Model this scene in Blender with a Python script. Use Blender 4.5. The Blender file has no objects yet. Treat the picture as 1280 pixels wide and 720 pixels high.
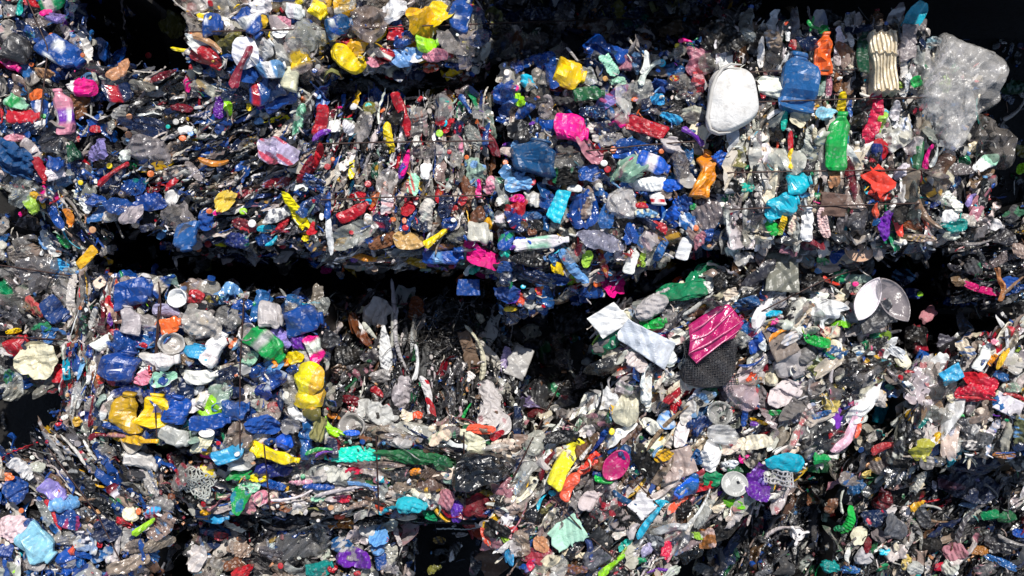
import bpy, math, random
import numpy as np
from mathutils import Matrix, Vector
# salient pieces: kind X Y length width angle colour [colour2] | label ; X Y in thirds of a photo pixel from each tile corner
FEATS = {
(0,0): '''
bag 30 30 70 60 20 gw
strip 75 25 60 22 80 tq | turquoise plastic strip standing in the pale clutter of the top corner bale
bag 130 12 70 25 0 r
bag 170 45 40 20 30 mg
film 215 65 60 55 0 lv
film 110 85 130 40 0 g
btl 130 122 120 60 -10 nb or
jug 235 200 150 85 -40 b b | big crumpled royal blue bottle at the edge of the black gap
bag 65 195 95 90 0 dg | charcoal crumpled bag beside the big royal blue bottle
film 55 135 80 60 10 gw
bag 32 230 95 42 -35 mg | magenta crumpled bag at the picture's left edge above the blue bottles
cap 192 132 18 18 0 or
cap 310 207 18 18 0 or
cap 312 245 22 22 0 gw
cap 118 242 18 18 0 or
bag 308 322 100 62 -10 mg w | hot pink crushed carton with a white torn corner beside the black gap
bag 150 275 110 40 -10 tn
bag 130 355 62 38 20 or
jug 65 388 78 45 -30 mint gn | small mint green crushed bottle above the red one
bag 88 432 112 50 0 r | dull red crushed bottle lying beneath a mint green one
jug 230 420 150 62 95 pk pu | tall dusty pink crushed bottle standing upright beside a brown bag
bag 292 390 80 85 0 br
btl 155 400 62 45 0 b w
cap 165 435 18 18 0 gn
bag 148 468 46 42 0 w
bag 45 515 70 30 10 pk
film 195 525 90 70 0 dg
cloth 50 600 160 100 -35 db | wide dull blue woven sheet with pale specks at the picture's left edge
film 360 555 120 80 -20 lv | lavender glossy bag crumpled among clear bottles
bag 355 482 52 30 0 r
strip 425 650 130 26 35 r | curved crimson strip on the dark blue bottles
cap 410 622 22 22 0 y
cap 565 652 26 26 0 or
cap 302 685 20 20 0 y
cap 485 438 24 24 0 tn
cap 482 505 26 26 0 tn
btl 152 640 90 30 -80 r r
bag 210 650 78 40 20 w
jug 210 610 55 50 0 b b
bag 110 470 110 60 -10 nb
btl 90 490 80 50 -60 b w
bag 450 262 90 42 40 tn | tan folded card scrap on the layered dark bale top
cap 557 208 24 24 0 r
bag 650 92 95 100 45 ol | olive translucent bag lying in the black gap
cap 715 132 32 28 0 or
strip 775 158 115 24 -28 tn | tan curled band beside the pale olive bag
bag 768 64 50 40 0 y
jug 800 105 66 72 0 b b
jug 932 92 105 74 -50 b w | bright blue bottle with a white label at the corner of the yellow bale
bag 778 210 105 75 -30 r
strip 905 250 150 34 65 cr2 | dark red curved ribbon on a white sheet
bag 765 178 110 48 -25 w | white crushed bag half wrapped in red film
bag 925 195 90 120 10 w
bag 860 160 110 70 20 ol
bag 698 312 30 52 10 mg
film 750 312 100 62 30 gw
bag 930 282 90 60 30 b
bag 820 402 72 34 90 pu | purple scrap standing next to a lime one
bag 855 400 60 26 100 lg | lime green scrap between purple and dark blue
cap 935 402 28 34 0 y
bag 890 355 85 60 20 nb
cap 660 457 24 24 0 gw
jug 698 487 48 26 20 w w
cap 685 518 28 22 0 or
cap 630 475 16 16 0 tq
cap 715 500 22 22 0 lb
bag 680 402 90 36 -10 rd
strip 800 606 100 22 -5 am | amber narrow flattened piece in the black layers
film 560 560 100 140 80 gw
bag 560 470 170 60 -10 nb
btl 450 335 100 60 20 nb w
bag 505 700 90 70 0 b
bag 470 420 90 50 20 gw
btl 540 325 90 34 0 g w
bag 600 290 150 24 12 rd
bag 640 690 60 24 40 r
bag 730 640 90 30 -50 gw
jug 280 580 40 60 20 dgn
bag 460 580 50 50 0 w
''',
(320,0): '''
bag 15 20 50 80 90 w
bag 22 80 40 40 0 y2 | small golden lid at the bale's edge under white film
bag 90 105 95 60 70 w pk
jug 150 45 62 50 0 w w
bag 235 42 60 52 -30 y | yellow crumpled bottle nearest the top of the middle bale
film 190 120 130 120 0 gw | large clear flattened bottle with grey ribs beside the yellow bags
jug 315 105 88 72 15 db b | steel blue crushed canister between yellow bags
bag 265 145 50 44 0 y
bag 370 165 110 90 -15 y2 r | yellow bag with red print in the cluster of yellow bags
bag 340 225 120 70 -35 y | lower yellow crumpled bag above the shaded trench
film 420 80 120 150 20 tn2
bag 475 100 110 44 75 y | yellow bag pushed against a red cap
bag 518 120 54 60 0 r r | round red crushed tub beside the yellow bags
bag 465 210 95 62 30 rd pk
jug 495 205 36 50 60 r w
film 330 20 100 60 0 gw
film 510 45 130 80 10 w
bag 625 85 110 90 10 y2 | large golden yellow bag at the top of the middle bale
bag 690 60 90 90 40 y | bright yellow bag beside the blue one
jug 778 52 115 70 60 b b | shiny blue bag beside the bright yellow one
jug 643 158 72 52 10 lg | apple green crushed tub under the golden yellow bag
bag 565 145 80 55 30 b
bag 570 210 110 70 25 lb
bag 610 215 60 36 10 w
bag 680 210 80 50 0 pk
bag 745 235 90 36 10 b
bag 655 250 60 36 0 co | coral scrap above the dark trench
film 740 160 110 90 0 gw
bag 840 140 80 60 0 nb
bag 820 60 60 90 80 nb
bag 580 300 60 70 70 g
cap 755 130 12 12 0 w
bag 135 290 80 60 70 cr2w | cream crushed bottle at the lower edge of the middle bale
btl 25 195 90 80 40 w w
btl 60 250 90 60 20 lb w
btl 90 335 90 80 0 nb b
btl 20 330 80 80 0 b b
bag 35 388 62 36 20 pu
cap 235 362 20 20 0 lb
btl 100 380 120 60 20 b w
film 150 400 40 80 0 gw
bag 160 455 120 36 70 mint
bag 240 440 120 42 80 r | red upright flattened bottle in the layered bale
bag 345 480 48 56 0 w | small white crushed box in the layered bale
bag 285 475 60 44 0 w
strip 245 505 70 22 30 pu
bag 425 405 40 44 0 ol
cap 422 398 26 26 0 tq
cap 365 395 34 34 0 w
film 400 480 80 90 30 gw
bag 497 525 120 36 92 y | narrow yellow upright scrap in the layered bale
bag 545 430 150 34 -75 r | long red flattened bottle leaning in the layered bale
bag 700 400 90 90 0 gw
cap 705 375 34 22 0 tq
bag 690 455 40 36 0 r
bag 722 465 60 30 60 r
cap 706 460 24 30 0 cy
cap 688 500 28 28 0 lg
cap 790 590 18 18 0 or
cap 725 570 18 18 0 r
strip 785 390 70 22 -60 b
bag 820 510 90 46 -60 gw
film 600 450 100 80 60 gw
film 840 420 70 60 0 gw
bag 910 400 90 50 60 b
bag 920 340 90 100 0 b
cap 950 330 22 30 0 mg
bag 560 610 80 30 80 mg
bag 545 640 70 26 80 pu
bag 230 590 150 34 62 r
bag 185 640 110 30 55 rd
film 90 580 130 90 -20 lv2 | pale clear bag bulging by the black notch of the layered bale
cap 18 540 30 30 0 w
cap 268 625 24 24 0 r
cap 288 597 16 16 0 or
bag 340 610 80 40 60 w
bag 358 640 90 26 90 y
cap 420 690 26 26 0 r
bag 445 640 60 26 90 dgn
bag 490 680 90 60 60 gw
bag 640 560 110 60 0 g
bag 755 570 110 44 90 gw pk
bag 820 640 100 70 -60 mint2
bag 790 695 70 36 -70 br
strip 835 700 50 26 90 mg
bag 878 695 60 40 90 pk
strip 890 570 40 20 60 mg
cap 910 520 30 40 0 cy
cap 935 610 22 22 0 or
bag 640 640 60 40 80 w
bag 590 690 80 40 80 mint
bag 80 685 90 36 10 rd
bag 220 690 100 50 -30 b
bag 480 560 70 40 60 k
bag 520 440 60 60 60 k
bag 760 480 60 40 80 nb
bag 545 520 40 36 0 gw
bag 600 530 44 24 80 w
''',
(640,0): '''
film 110 50 130 60 0 nb
film 195 50 70 80 0 g
bag 100 140 80 50 0 g
bag 465 70 90 60 30 nb
bag 400 40 60 60 0 ol
bag 300 110 90 50 0 br
bag 340 60 80 40 20 nb
cap 172 75 26 40 0 gw
bag 598 108 105 50 5 tn3 | tan crushed bag on the edge where sun meets shade
bag 740 30 130 60 30 nb
bag 800 60 120 80 -20 g2 | grey folded sheet in shade above the white tub
cap 620 172 20 20 0 y
strip 650 153 46 18 -5 mg
cap 733 145 20 26 0 y
bag 218 278 100 90 -15 y | golden yellow crumpled canister on the blue bottle bale
cap 52 300 60 60 0 cy
cap 66 318 46 46 0 gw
bag 285 285 70 46 -70 gw
bag 365 240 80 46 -60 mint
bag 400 300 60 34 0 mint
bag 410 235 50 70 80 pk2
bag 462 230 80 42 80 nb
strip 500 235 80 24 80 w
strip 512 270 100 26 50 w | white torn strip crossing the centre bale
cap 562 236 30 30 0 cy
bag 290 355 100 46 8 gn2 | dull green flattened bottle lying flat on the centre bale
bag 180 335 90 30 0 rd
bag 150 370 180 40 0 dg
film 375 375 60 140 -60 lv
bag 345 375 120 40 80 nb
bag 425 350 100 40 80 gw
bag 495 330 90 90 0 gw
cap 460 372 36 22 0 or
bag 548 370 52 46 0 cy2 | sky blue scrap on the centre bale above the red slab
cap 608 293 34 30 0 r
cap 12 330 30 24 0 mg
cap 18 362 40 30 0 lg
bag 700 220 100 90 80 pk2
bag 745 230 70 80 80 g
bag 700 310 110 44 90 co2 | coral pink upright strip under clear film
bag 660 330 80 90 60 gw
bag 780 130 120 110 0 k
bag 620 300 70 50 30 g
bag 225 488 110 88 -5 mg | hot magenta crushed tub on the blue bottle bale
sheet 508 478 170 58 -18 r | flat red slab leaning across the centre bale
bag 590 440 90 36 -25 cy2
bag 680 430 80 60 0 g2
bag 100 590 110 150 80 db | dark teal blue crushed canister beside the clear bottles
bag 25 545 50 40 0 lb
film 205 590 110 110 40 g
bag 290 565 100 62 -50 pk2
bag 320 485 70 40 -30 w
bag 355 480 80 50 0 nb
cap 312 522 34 34 0 gw
film 380 520 100 60 0 gw
cap 380 562 24 28 0 or
cap 560 568 20 20 0 or
bag 480 550 170 56 -8 b
btl 430 570 90 44 -10 bb w | bright cobalt bottle in the middle of the centre bale
jug 530 615 110 60 -20 bb w | cobalt blue shiny bag beside the magenta edged film
film 440 640 160 90 20 mint | pale aqua film with a magenta edge
strip 425 625 80 14 55 mg
bag 610 545 50 70 80 w2 | small grey white bottle standing up near the purple strip
strip 680 510 90 26 -40 pu | purple diagonal strip next to a cream card
sheet 700 490 70 60 -30 cr
strip 730 520 60 20 60 cr
jug 715 650 160 62 70 or2 or2 | orange crushed bottle standing beside the white bale's wires
bag 785 595 70 60 0 bb
cap 345 612 28 24 0 w
cap 358 635 26 26 0 r
bag 280 650 60 90 80 b
bag 200 660 90 60 0 k
film 180 620 90 40 0 w2
bag 510 690 150 50 10 w
film 635 620 80 90 50 g
bag 610 695 80 40 0 bb
cap 325 700 30 30 0 w
cap 76 682 28 28 0 r
cap 150 678 40 30 -20 r
bag 60 670 40 50 0 nb
bag 30 690 90 50 10 lb
bag 235 705 50 26 0 w
bag 790 440 60 44 30 k
bag 805 700 90 50 0 k
bag 885 700 44 30 0 tq
bag 935 190 100 30 92 w | narrow white slab upright at the white bale's corner
bag 935 320 90 26 88 w r
bag 885 125 50 60 70 w2
bag 850 590 90 60 80 ol2
bag 950 580 70 36 90 w
bag 915 520 44 36 0 w2
bag 60 400 100 40 40 b
bag 120 400 60 80 0 gw
bag 300 420 90 40 0 nb
''',
(960,0): '''
bag 20 150 60 80 0 tn2
bag 20 330 80 120 80 w | white crumpled sheet beside the blue drum
bag 75 125 50 20 90 w
bag 95 170 40 24 80 r
bag 118 160 90 26 88 w2
bag 160 150 90 80 0 nb | dark teal netted bag at the bale's top edge
strip 180 100 70 20 -30 gn
strip 165 90 50 16 80 gn
bag 212 112 40 30 0 gn | bright green twisted strip topping the white bale
jug 217 202 140 56 90 or3 | orange upright crushed bottle in the white bale's top row
bag 270 150 110 42 92 w | white upright slab between orange and dark green
bag 258 215 60 26 88 w2
bag 310 150 60 24 80 w
bag 355 200 150 40 82 dgn | dark green upright bottle next to the cream crate
bag 330 110 100 30 -5 nb
jug 108 315 200 120 80 b3 | large blue crushed drum at the wires of the white bale
crate 440 230 240 100 92 cr | cream ribbed plastic crate crushed in the white bale
sheet 527 160 150 66 86 g3 | grey stiff panel next to the cream crate
sheet 578 92 60 36 80 g2
film 605 165 90 50 40 lb2
bag 540 135 50 90 80 k
strip 640 235 120 22 42 w | narrow white diagonal bar on the big clear film
strip 345 258 110 10 -12 cr
strip 385 355 70 14 0 w
bag 200 320 70 36 80 mint2
bag 195 290 50 34 -80 dgn
bag 260 300 90 26 85 br
bag 230 300 120 20 85 pk2
bag 320 300 60 80 60 k
bag 520 310 80 30 80 w
bag 505 310 40 20 70 lg2
bag 555 308 44 40 30 gn
bag 215 425 78 46 0 lb3 | pale aqua striped tub in the middle of the white bale
bag 280 395 84 36 92 y | yellow upright scrap above the green bag
bag 310 400 70 18 90 b
jug 270 530 190 70 85 gn3 | bright green twisted bottle hanging in the white bale
bag 395 450 200 56 85 cr3 | crimson upright bag in the white bale
bag 350 430 90 80 80 k
bag 480 410 70 40 80 w
bag 440 420 60 30 0 cy
bag 425 470 90 34 80 lg2
bag 475 490 130 120 20 w2
bag 510 480 60 70 0 w
bag 120 440 60 60 60 cr
strip 60 440 90 22 90 tq
strip 30 425 70 16 25 w
bag 60 410 30 16 0 r
bag 145 530 110 40 85 w2
bag 175 520 70 22 92 cr
bag 205 560 80 24 85 gw
bag 60 590 80 130 70 w2 | dusty white crushed sheet in the lower corner of the white bale
strip 85 530 70 18 88 r
strip 85 590 80 20 85 y
bag 82 640 50 20 80 gn
jug 118 690 80 64 10 cy3 | cyan crushed bowl in the lower rows of the white bale
bag 248 665 70 46 90 tn | tan crushed cup in the white bale
bag 432 570 90 70 -50 b4 r | blue and red round lid between crimson and red pieces
sheet 415 670 130 100 -50 co3 | big red curved shard hanging over the wire
strip 565 580 100 30 80 gn2
strip 600 590 90 22 80 mg
bag 540 575 60 30 80 cr
bag 340 650 60 20 85 g
bag 395 600 90 30 70 k
bag 500 640 60 40 30 w
strip 625 590 70 16 70 w
bag 700 690 80 50 20 nb
film 715 635 90 40 0 g
bag 820 610 90 40 25 w mint | white torn wrapper with a green edge beneath the big clear film
bag 800 670 130 36 30 tn3
bag 930 320 60 90 80 dgn
bag 950 570 40 40 0 ol
bag 950 635 30 40 0 lg
strip 930 410 110 16 45 gw
strip 910 440 120 14 38 dg
cap 885 160 26 10 0 gw
strip 460 25 50 4 -60 w
strip 350 40 90 3 -50 g
bag 240 70 80 70 -40 dg
strip 85 50 130 26 -55 tn3 | brown timber offcut leaning out of the shade above the white bale
bag 25 70 90 50 0 nb
bag 680 490 60 90 60 g
bag 620 500 60 60 30 w2
bag 700 520 50 60 80 w
bag 880 560 90 110 0 dg
bag 560 400 80 60 50 k
bag 540 550 60 60 70 w2
''',
(0,240): '''
bag 120 50 60 46 -60 lg2 | lime green bottle at the leaning strip of bottles
strip 145 30 70 24 -50 y2
cap 92 78 30 28 0 r
bag 255 98 60 28 -80 or2 | small orange bottle stuck in the leaning strip
btl 215 100 90 30 -60 b w
strip 270 50 90 10 -50 g
bag 320 45 60 36 -60 w
bag 320 85 60 24 -80 tn
bag 360 30 90 50 0 b
bag 120 120 70 50 30 w2
bag 185 190 90 46 -60 w
bag 175 180 40 60 30 lb
bag 240 186 60 34 -50 gn
cap 347 142 26 26 0 tn
bag 440 50 90 60 0 b
bag 490 85 110 80 0 w2 | pale blue white bag hanging over the dark drop
bag 550 35 130 70 0 b2 | dark blue glossy bag at the drop's edge
bag 650 60 60 90 0 g
film 660 100 130 110 30 gw | large clear crumpled sheet above the round blue tub
bag 645 20 60 50 40 w
jug 705 168 90 78 -80 b3 | round blue crushed tub over the dark drop
cap 725 132 20 30 0 w
bag 845 30 90 70 40 y3 | pale yellow crumpled bag on the dark layered bale
bag 830 65 60 24 25 mg
cap 785 72 24 20 0 or
cap 912 72 30 26 0 lg
bag 775 100 70 60 60 b
bag 920 130 100 40 -20 r rd
cap 945 118 30 30 0 w
bag 830 195 60 16 0 y
cap 780 195 26 26 0 r
cap 745 215 20 20 0 or
bag 870 180 110 50 -10 b4
cap 860 270 26 20 0 rd
sheet 325 245 105 42 48 y2 | golden yellow bent tray over the dark drop
bag 230 280 90 40 -20 cy2
bag 240 315 90 40 -10 db
bag 140 300 130 110 40 g4
bag 230 370 120 90 60 gw
bag 215 440 100 70 -45 db2 | teal blue crushed bottle beside the layered strip
film 100 310 110 90 30 g
film 60 230 110 60 0 g
film 30 300 60 40 0 gw
btl 30 370 80 70 40 g w
btl 65 420 90 70 0 g w
bag 125 440 90 60 -20 tn3
film 180 470 90 60 0 dg
film 40 450 90 60 -30 g4
bag 130 500 120 60 0 dg
bag 48 522 70 24 10 y
bag 65 570 80 60 30 r | dull red crushed bottle by the large cream bag
bag 125 575 60 60 0 nb
bag 185 540 100 60 -20 dg
bag 150 630 150 120 20 cr | large cream white bag folded beside the layered strip
bag 105 670 40 30 -50 lg2
cap 78 660 26 26 0 r
bag 220 680 60 40 80 r | crimson crushed bottle at the foot of the layered strip
bag 20 600 60 30 0 w2
bag 45 690 70 40 30 gn2
strip 188 360 120 8 70 k
bag 270 400 160 30 85 w2
bag 300 380 120 20 85 g
bag 325 420 100 16 85 k
bag 410 418 46 22 90 lg
bag 375 340 50 36 60 cr
bag 435 360 60 12 85 r
bag 350 470 90 24 60 w2
bag 410 480 50 16 85 pu
cap 300 435 16 16 0 or
bag 385 560 70 40 50 w | white crushed bottle on the edge of the layered strip
bag 310 640 110 20 80 lb
bag 335 610 70 24 80 b
bag 280 590 90 24 85 nb
bag 250 560 100 24 85 b
strip 240 600 60 14 80 w
bag 385 690 50 30 70 or r
bag 505 385 120 90 0 b | shiny blue crumpled bottle at the corner of the bottle bale
bag 540 345 60 30 0 b3
bag 572 378 70 40 80 gw
tub 664 398 62 72 -70 w | white round pot standing on the top edge of the bottle bale
bag 735 400 70 50 -20 r r | red crushed cap pile beside the white round pot
bag 795 402 40 26 0 ol
bag 725 430 40 26 0 gw
bag 900 420 90 40 0 b
bag 480 480 90 70 80 gw | clear square crushed tub near the blue corner bottle
jug 640 497 66 54 5 or3 | orange crushed container among the clear bottles
cap 600 502 38 42 0 or
bag 620 440 90 50 0 lv2
film 560 500 60 130 80 gw
film 690 480 60 120 80 gw
film 770 495 120 100 0 w2 | large clear lid with a yellow orange print
cap 770 485 40 36 0 y2
film 855 470 90 80 60 gw
tub 925 525 66 62 0 gw | clear cup with a round base at the bale's edge
tub 642 568 84 74 0 w2 | open clear round tub among the bottles
cap 538 575 30 26 0 r
cap 428 525 34 30 0 r
jug 560 625 210 64 6 w w | long white curved bottle lying across the blue bottles
bag 750 600 50 80 80 cy2 | bright cyan label scrap beside the white bottle
jug 810 590 120 62 65 w w | white detergent bottle slanting beside the cyan label
jug 755 685 110 46 5 w | white flat bottle near the lower rim of clear cups
bag 690 620 90 60 0 tn3
bag 470 560 110 90 0 b
bag 460 650 100 120 80 b2 | deep blue large crumpled bottle beside the long white one
cap 570 665 34 46 0 r
bag 540 690 50 60 -60 pk w
bag 625 695 90 60 0 mint
bag 440 700 80 60 0 b4
bag 920 600 90 44 -60 gw
bag 940 620 60 40 50 mint
bag 860 690 80 50 0 nb
cap 865 580 16 16 0 or
''',
(320,240): '''
bag 160 90 150 56 -65 y | yellow crumpled bag at the foot of the colourful bale
bag 215 130 60 40 60 r
bag 205 175 60 30 0 y
bag 90 130 110 26 38 r | narrow red slab beside the yellow crumpled bag
bag 40 135 70 24 0 cy
bag 90 80 110 40 30 w
bag 30 175 60 60 0 b
strip 60 185 50 14 40 cy
cap 100 200 28 26 0 r
cap 65 70 34 22 0 w
bag 215 55 110 50 40 nb
bag 180 60 60 50 60 b
strip 270 50 90 22 85 b
strip 275 150 150 24 95 w | tall white curved band at the foot of the colourful bale
cap 246 92 18 30 0 w
cap 272 78 20 30 0 r
bag 365 72 110 40 35 r | crimson crushed bottle leaning above the white film
bag 310 120 90 60 0 nb
film 370 155 160 70 30 gw | clear bag stretched above the lower rim of the colourful bale
bag 350 185 100 24 5 y2
cap 422 36 26 26 0 cy3
cap 418 100 34 46 0 w
cap 445 130 30 20 0 w
bag 385 15 60 30 0 r
bag 490 40 90 40 90 w
bag 475 110 60 60 0 nb
cap 514 103 24 18 0 or
cap 556 108 18 24 0 or
cap 560 134 26 22 0 r
bag 485 180 100 40 25 br
bag 575 180 100 62 5 tn4 | amber tan crushed tub at the lower rim of the colourful bale
strip 672 172 100 32 35 y | yellow pointed bag beside the amber tub
bag 640 75 110 50 85 w2
bag 570 60 60 40 60 r
bag 620 120 60 60 0 nb
cap 598 20 26 26 0 r
bag 710 50 80 60 70 nb
bag 775 30 40 24 60 r
bag 795 30 90 40 60 br
bag 830 90 60 50 30 br
cap 835 12 26 24 0 mg
bag 720 110 60 50 0 b
bag 765 155 90 50 20 g
bag 840 160 80 70 0 w2 | pale grey bottle end pressed against the seam between bales
bag 865 70 60 24 80 nb
bag 870 120 50 30 80 y2
cap 740 105 20 16 0 w
bag 740 60 30 26 0 r
jug 705 240 130 56 5 b5 lb | blue ribbed bucket lying on its side at the bale's foot
bag 775 245 60 22 80 mint
cloth 815 215 80 50 -45 mg
cloth 865 250 140 56 -20 mg | bright magenta cloth draped at the foot of two bales
bag 860 308 60 30 -10 mg
strip 800 290 50 20 50 w
strip 820 292 40 22 30 tq
strip 770 320 50 20 45 or
sheet 795 358 62 100 92 b5 | deep blue flat panel hanging over the dark pit
cap 735 280 26 16 0 r
bag 690 290 80 20 0 am
bag 545 258 70 60 30 gw
bag 480 250 90 30 15 gw
bag 595 262 110 34 -20 y2
bag 480 245 80 16 15 y2
bag 400 245 100 20 -12 or2
bag 330 245 90 22 20 gw
bag 420 270 90 26 -30 tn2
bag 350 285 40 20 0 y
bag 262 293 44 28 -10 mg | small magenta scrap at the dark edge below the bale
strip 222 240 50 20 15 rd
bag 610 225 120 30 10 g
bag 700 205 100 24 0 br
bag 530 205 200 20 5 nb
bag 920 30 30 40 0 w
cap 948 65 34 50 0 r
bag 925 110 60 60 80 dg
bag 935 180 60 70 0 b
cap 935 228 40 50 0 tq
bag 935 280 60 40 0 b
bag 940 320 50 60 0 nb
bag 935 380 60 90 80 b pu
bag 955 440 50 20 0 y
net 868 395 90 110 40 br2 | brown plastic grid with square holes at the pit's edge
jug 58 468 78 80 0 w2 | clear square food tub beside the royal blue bag
bag 180 490 130 90 10 b | royal blue crumpled bag at the dark corner of the bottle bale
film 225 435 110 60 35 gw | clear bag topping the royal blue crumpled bag
film 130 440 60 50 0 g
jug 35 580 140 80 -45 gn gw | green and clear crushed bottle at the yellow tub
bag 95 545 90 50 -40 lv
bag 160 565 60 50 0 pu
bag 210 600 100 50 -70 mg w | pink and white bottle pressed between purple and yellow
bag 110 640 90 30 10 or2
bag 135 670 60 40 20 b
bag 145 620 60 40 0 y
bag 60 655 80 40 20 lb
bag 60 700 110 70 20 b
tub 200 700 110 110 0 y | yellow round crushed tub at the corner of the bottle bale
bag 110 705 60 40 0 gw
strip 380 500 30 130 25 br3
jug 395 525 140 28 -55 br3 w | brown bottle neck leaning on the black heap
strip 425 520 70 18 -50 w2
cloth 455 450 90 80 60 w2 | pale torn film tuft above the brown bottle neck
bag 435 385 50 24 -70 w
bag 390 440 46 26 0 cr
bag 335 470 60 40 20 g4
strip 515 440 200 18 92 w2 | long pale hanging film streamer in the black heap
strip 540 560 220 14 -80 w2
bag 485 600 160 44 95 w | torn white film hanging down through the black heap
strip 505 560 200 12 85 gw
bag 590 440 90 60 85 br3 | rusty brown crushed container in the black heap
strip 595 520 110 24 88 g
strip 600 640 120 20 88 w
strip 585 560 90 14 88 gw
bag 275 550 90 60 0 dg
bag 320 620 140 80 0 k
bag 310 670 60 50 30 tn3
bag 400 680 100 70 30 k
bag 460 690 80 50 0 w2
bag 430 620 60 50 0 dg
sheet 800 600 60 180 18 tn3
strip 830 600 190 20 105 cr | cream curved plastic rim in the black wires
bag 845 475 50 30 -50 cr
cap 850 590 12 20 0 w
bag 800 690 40 30 0 w
bag 940 640 40 100 0 lv2
bag 720 445 60 40 90 dg
tangle 700 540 210 230 90 k | tangle of thin black wires and strands in the pit
''',
(640,240): '''
bag 20 50 60 60 0 r | red ribbed crushed piece at the seam of two bales
bag 80 30 80 60 0 w2
bag 130 30 60 50 80 b
sheet 175 50 130 60 68 cy | cyan folded label sheet on the centre bale
bag 170 105 90 40 60 gw
bag 270 40 130 60 85 tn2
bag 355 90 90 50 80 b3
film 420 50 110 110 0 w2 | clear white bag at the middle of the centre bale
bag 430 20 80 60 30 gw
bag 480 50 60 24 0 r
bag 550 25 40 50 85 w r | white bottle with red bands in the centre bale
bag 500 80 90 40 0 lb
bag 20 25 60 40 0 mg
bag 60 95 90 40 0 b3
bag 70 130 110 56 0 k
cap 75 150 34 28 0 br
bag 20 200 90 60 -10 bb
bag 110 190 180 44 3 w mint | clear bottle with printed label lying along the lower centre bale
bag 210 160 70 40 40 dg
bag 250 110 70 30 -40 rd
film 345 178 190 80 -10 lv3 | large grey blue bag with yellow print on the centre bale
cap 320 172 26 30 0 y
bag 445 160 50 80 0 b
bag 518 180 90 70 60 w2
bag 525 240 100 60 60 w2
jug 445 255 90 40 80 w w | white crushed bottle upright at the lower rim of the centre bale
jug 653 205 90 44 75 w w | white bottle standing upright near the black sheet
bag 405 240 40 36 0 w
bag 490 245 70 26 80 lg2
bag 580 275 60 30 20 y2 | golden scrap tucked in the lower rim of the centre bale
bag 560 215 90 30 60 b3
bag 555 130 60 34 -40 r
bag 610 70 110 60 50 bb
bag 640 50 70 50 60 b
cap 695 12 40 30 0 or2
bag 680 55 30 24 30 gn
film 735 80 90 90 30 g2 | grey clear cup bottom near the green scrap
bag 690 150 60 60 60 tn2
bag 735 160 60 40 80 b
cap 690 135 20 24 0 or
bag 775 180 110 110 20 g4
bag 660 110 60 60 60 b3
bag 700 180 70 40 70 pk2
bag 70 250 150 60 0 k | black crumpled netting on the lower centre bale
bag 170 285 66 46 -5 y | yellow scrap on the dark netting of the centre bale
bag 50 310 180 60 -8 nb
bag 170 330 90 40 -10 b
strip 230 280 140 36 -50 lb | light blue twisted bottle at the lower centre bale
bag 340 260 110 24 -70 rd
bag 350 300 60 26 0 cy2
bag 240 225 90 60 30 gw
bag 280 250 40 60 0 lg2
cap 280 310 30 34 0 w
cap 248 328 20 24 0 w
cap 100 370 34 34 0 r
cap 75 375 22 30 0 w
cap 42 355 20 16 0 cy
cap 230 362 26 26 0 r
cap 318 345 30 22 0 or
bag 20 400 50 50 0 co
bag 155 345 30 40 0 gw
cap 250 400 40 40 0 tq2
bag 405 360 90 70 50 g2
bag 495 330 90 70 20 nb | dark navy speckled netting above the green film
strip 570 310 100 22 35 w
strip 440 400 260 26 38 w2 | long white edge of folded film sweeping over the heap
bag 490 390 40 30 0 mg
bag 450 420 60 40 50 nb
bag 540 400 200 40 30 w2
bag 530 430 130 70 20 w2 | white wrinkled plastic bag beneath the green film
cloth 650 370 150 60 10 gn4 | emerald green crumpled film on a white bag
bag 735 355 50 30 -20 w
bag 680 310 90 50 0 w2
sheet 775 265 160 110 35 k | wide black stiff sheet at the top of the leaning heap
strip 740 220 260 10 22 k
bag 790 330 90 60 0 k
cap 862 300 34 24 0 lg2
bag 530 490 90 40 12 gn5 | bright green bottle half hidden under white film
sheet 365 480 130 110 35 w | white crumpled paper sheet beside the flat white board
sheet 500 565 215 105 -28 w3 | large flat white board lying on the heap
bag 595 470 50 80 80 gw
bag 460 640 90 60 -30 w2
bag 620 540 60 50 40 w
bag 590 620 60 50 -60 w
bag 690 450 90 40 30 br
bag 750 440 60 40 0 g
strip 650 450 160 16 40 dg
strip 700 420 130 14 35 gw
bag 880 420 80 50 20 db
bag 920 400 60 40 30 g2
bag 925 475 60 26 15 cy3
bag 885 510 90 40 -50 b3
bag 920 560 100 70 30 b5
bag 865 560 60 60 40 gw
strip 900 640 90 10 20 b
bag 940 570 30 50 0 w
bag 820 380 60 40 20 cr
bag 880 360 50 30 20 w2
bag 900 700 40 30 60 co
bag 110 470 60 60 0 dg
bag 220 490 110 80 0 dg
bag 60 530 90 50 20 w2
strip 120 440 60 12 80 w
strip 250 470 200 12 38 dg | grey bent rod leaning into the dark pit
bag 310 440 60 60 -30 k
sheet 25 640 90 130 -25 gw | grey white folded board at the pit's left edge
bag 300 660 60 50 0 dg
bag 930 690 60 50 0 w2
bag 660 660 60 60 30 gw
strip 500 690 90 20 70 w
strip 560 700 80 16 60 cr
bag 610 700 90 40 40 gw
''',
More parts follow.
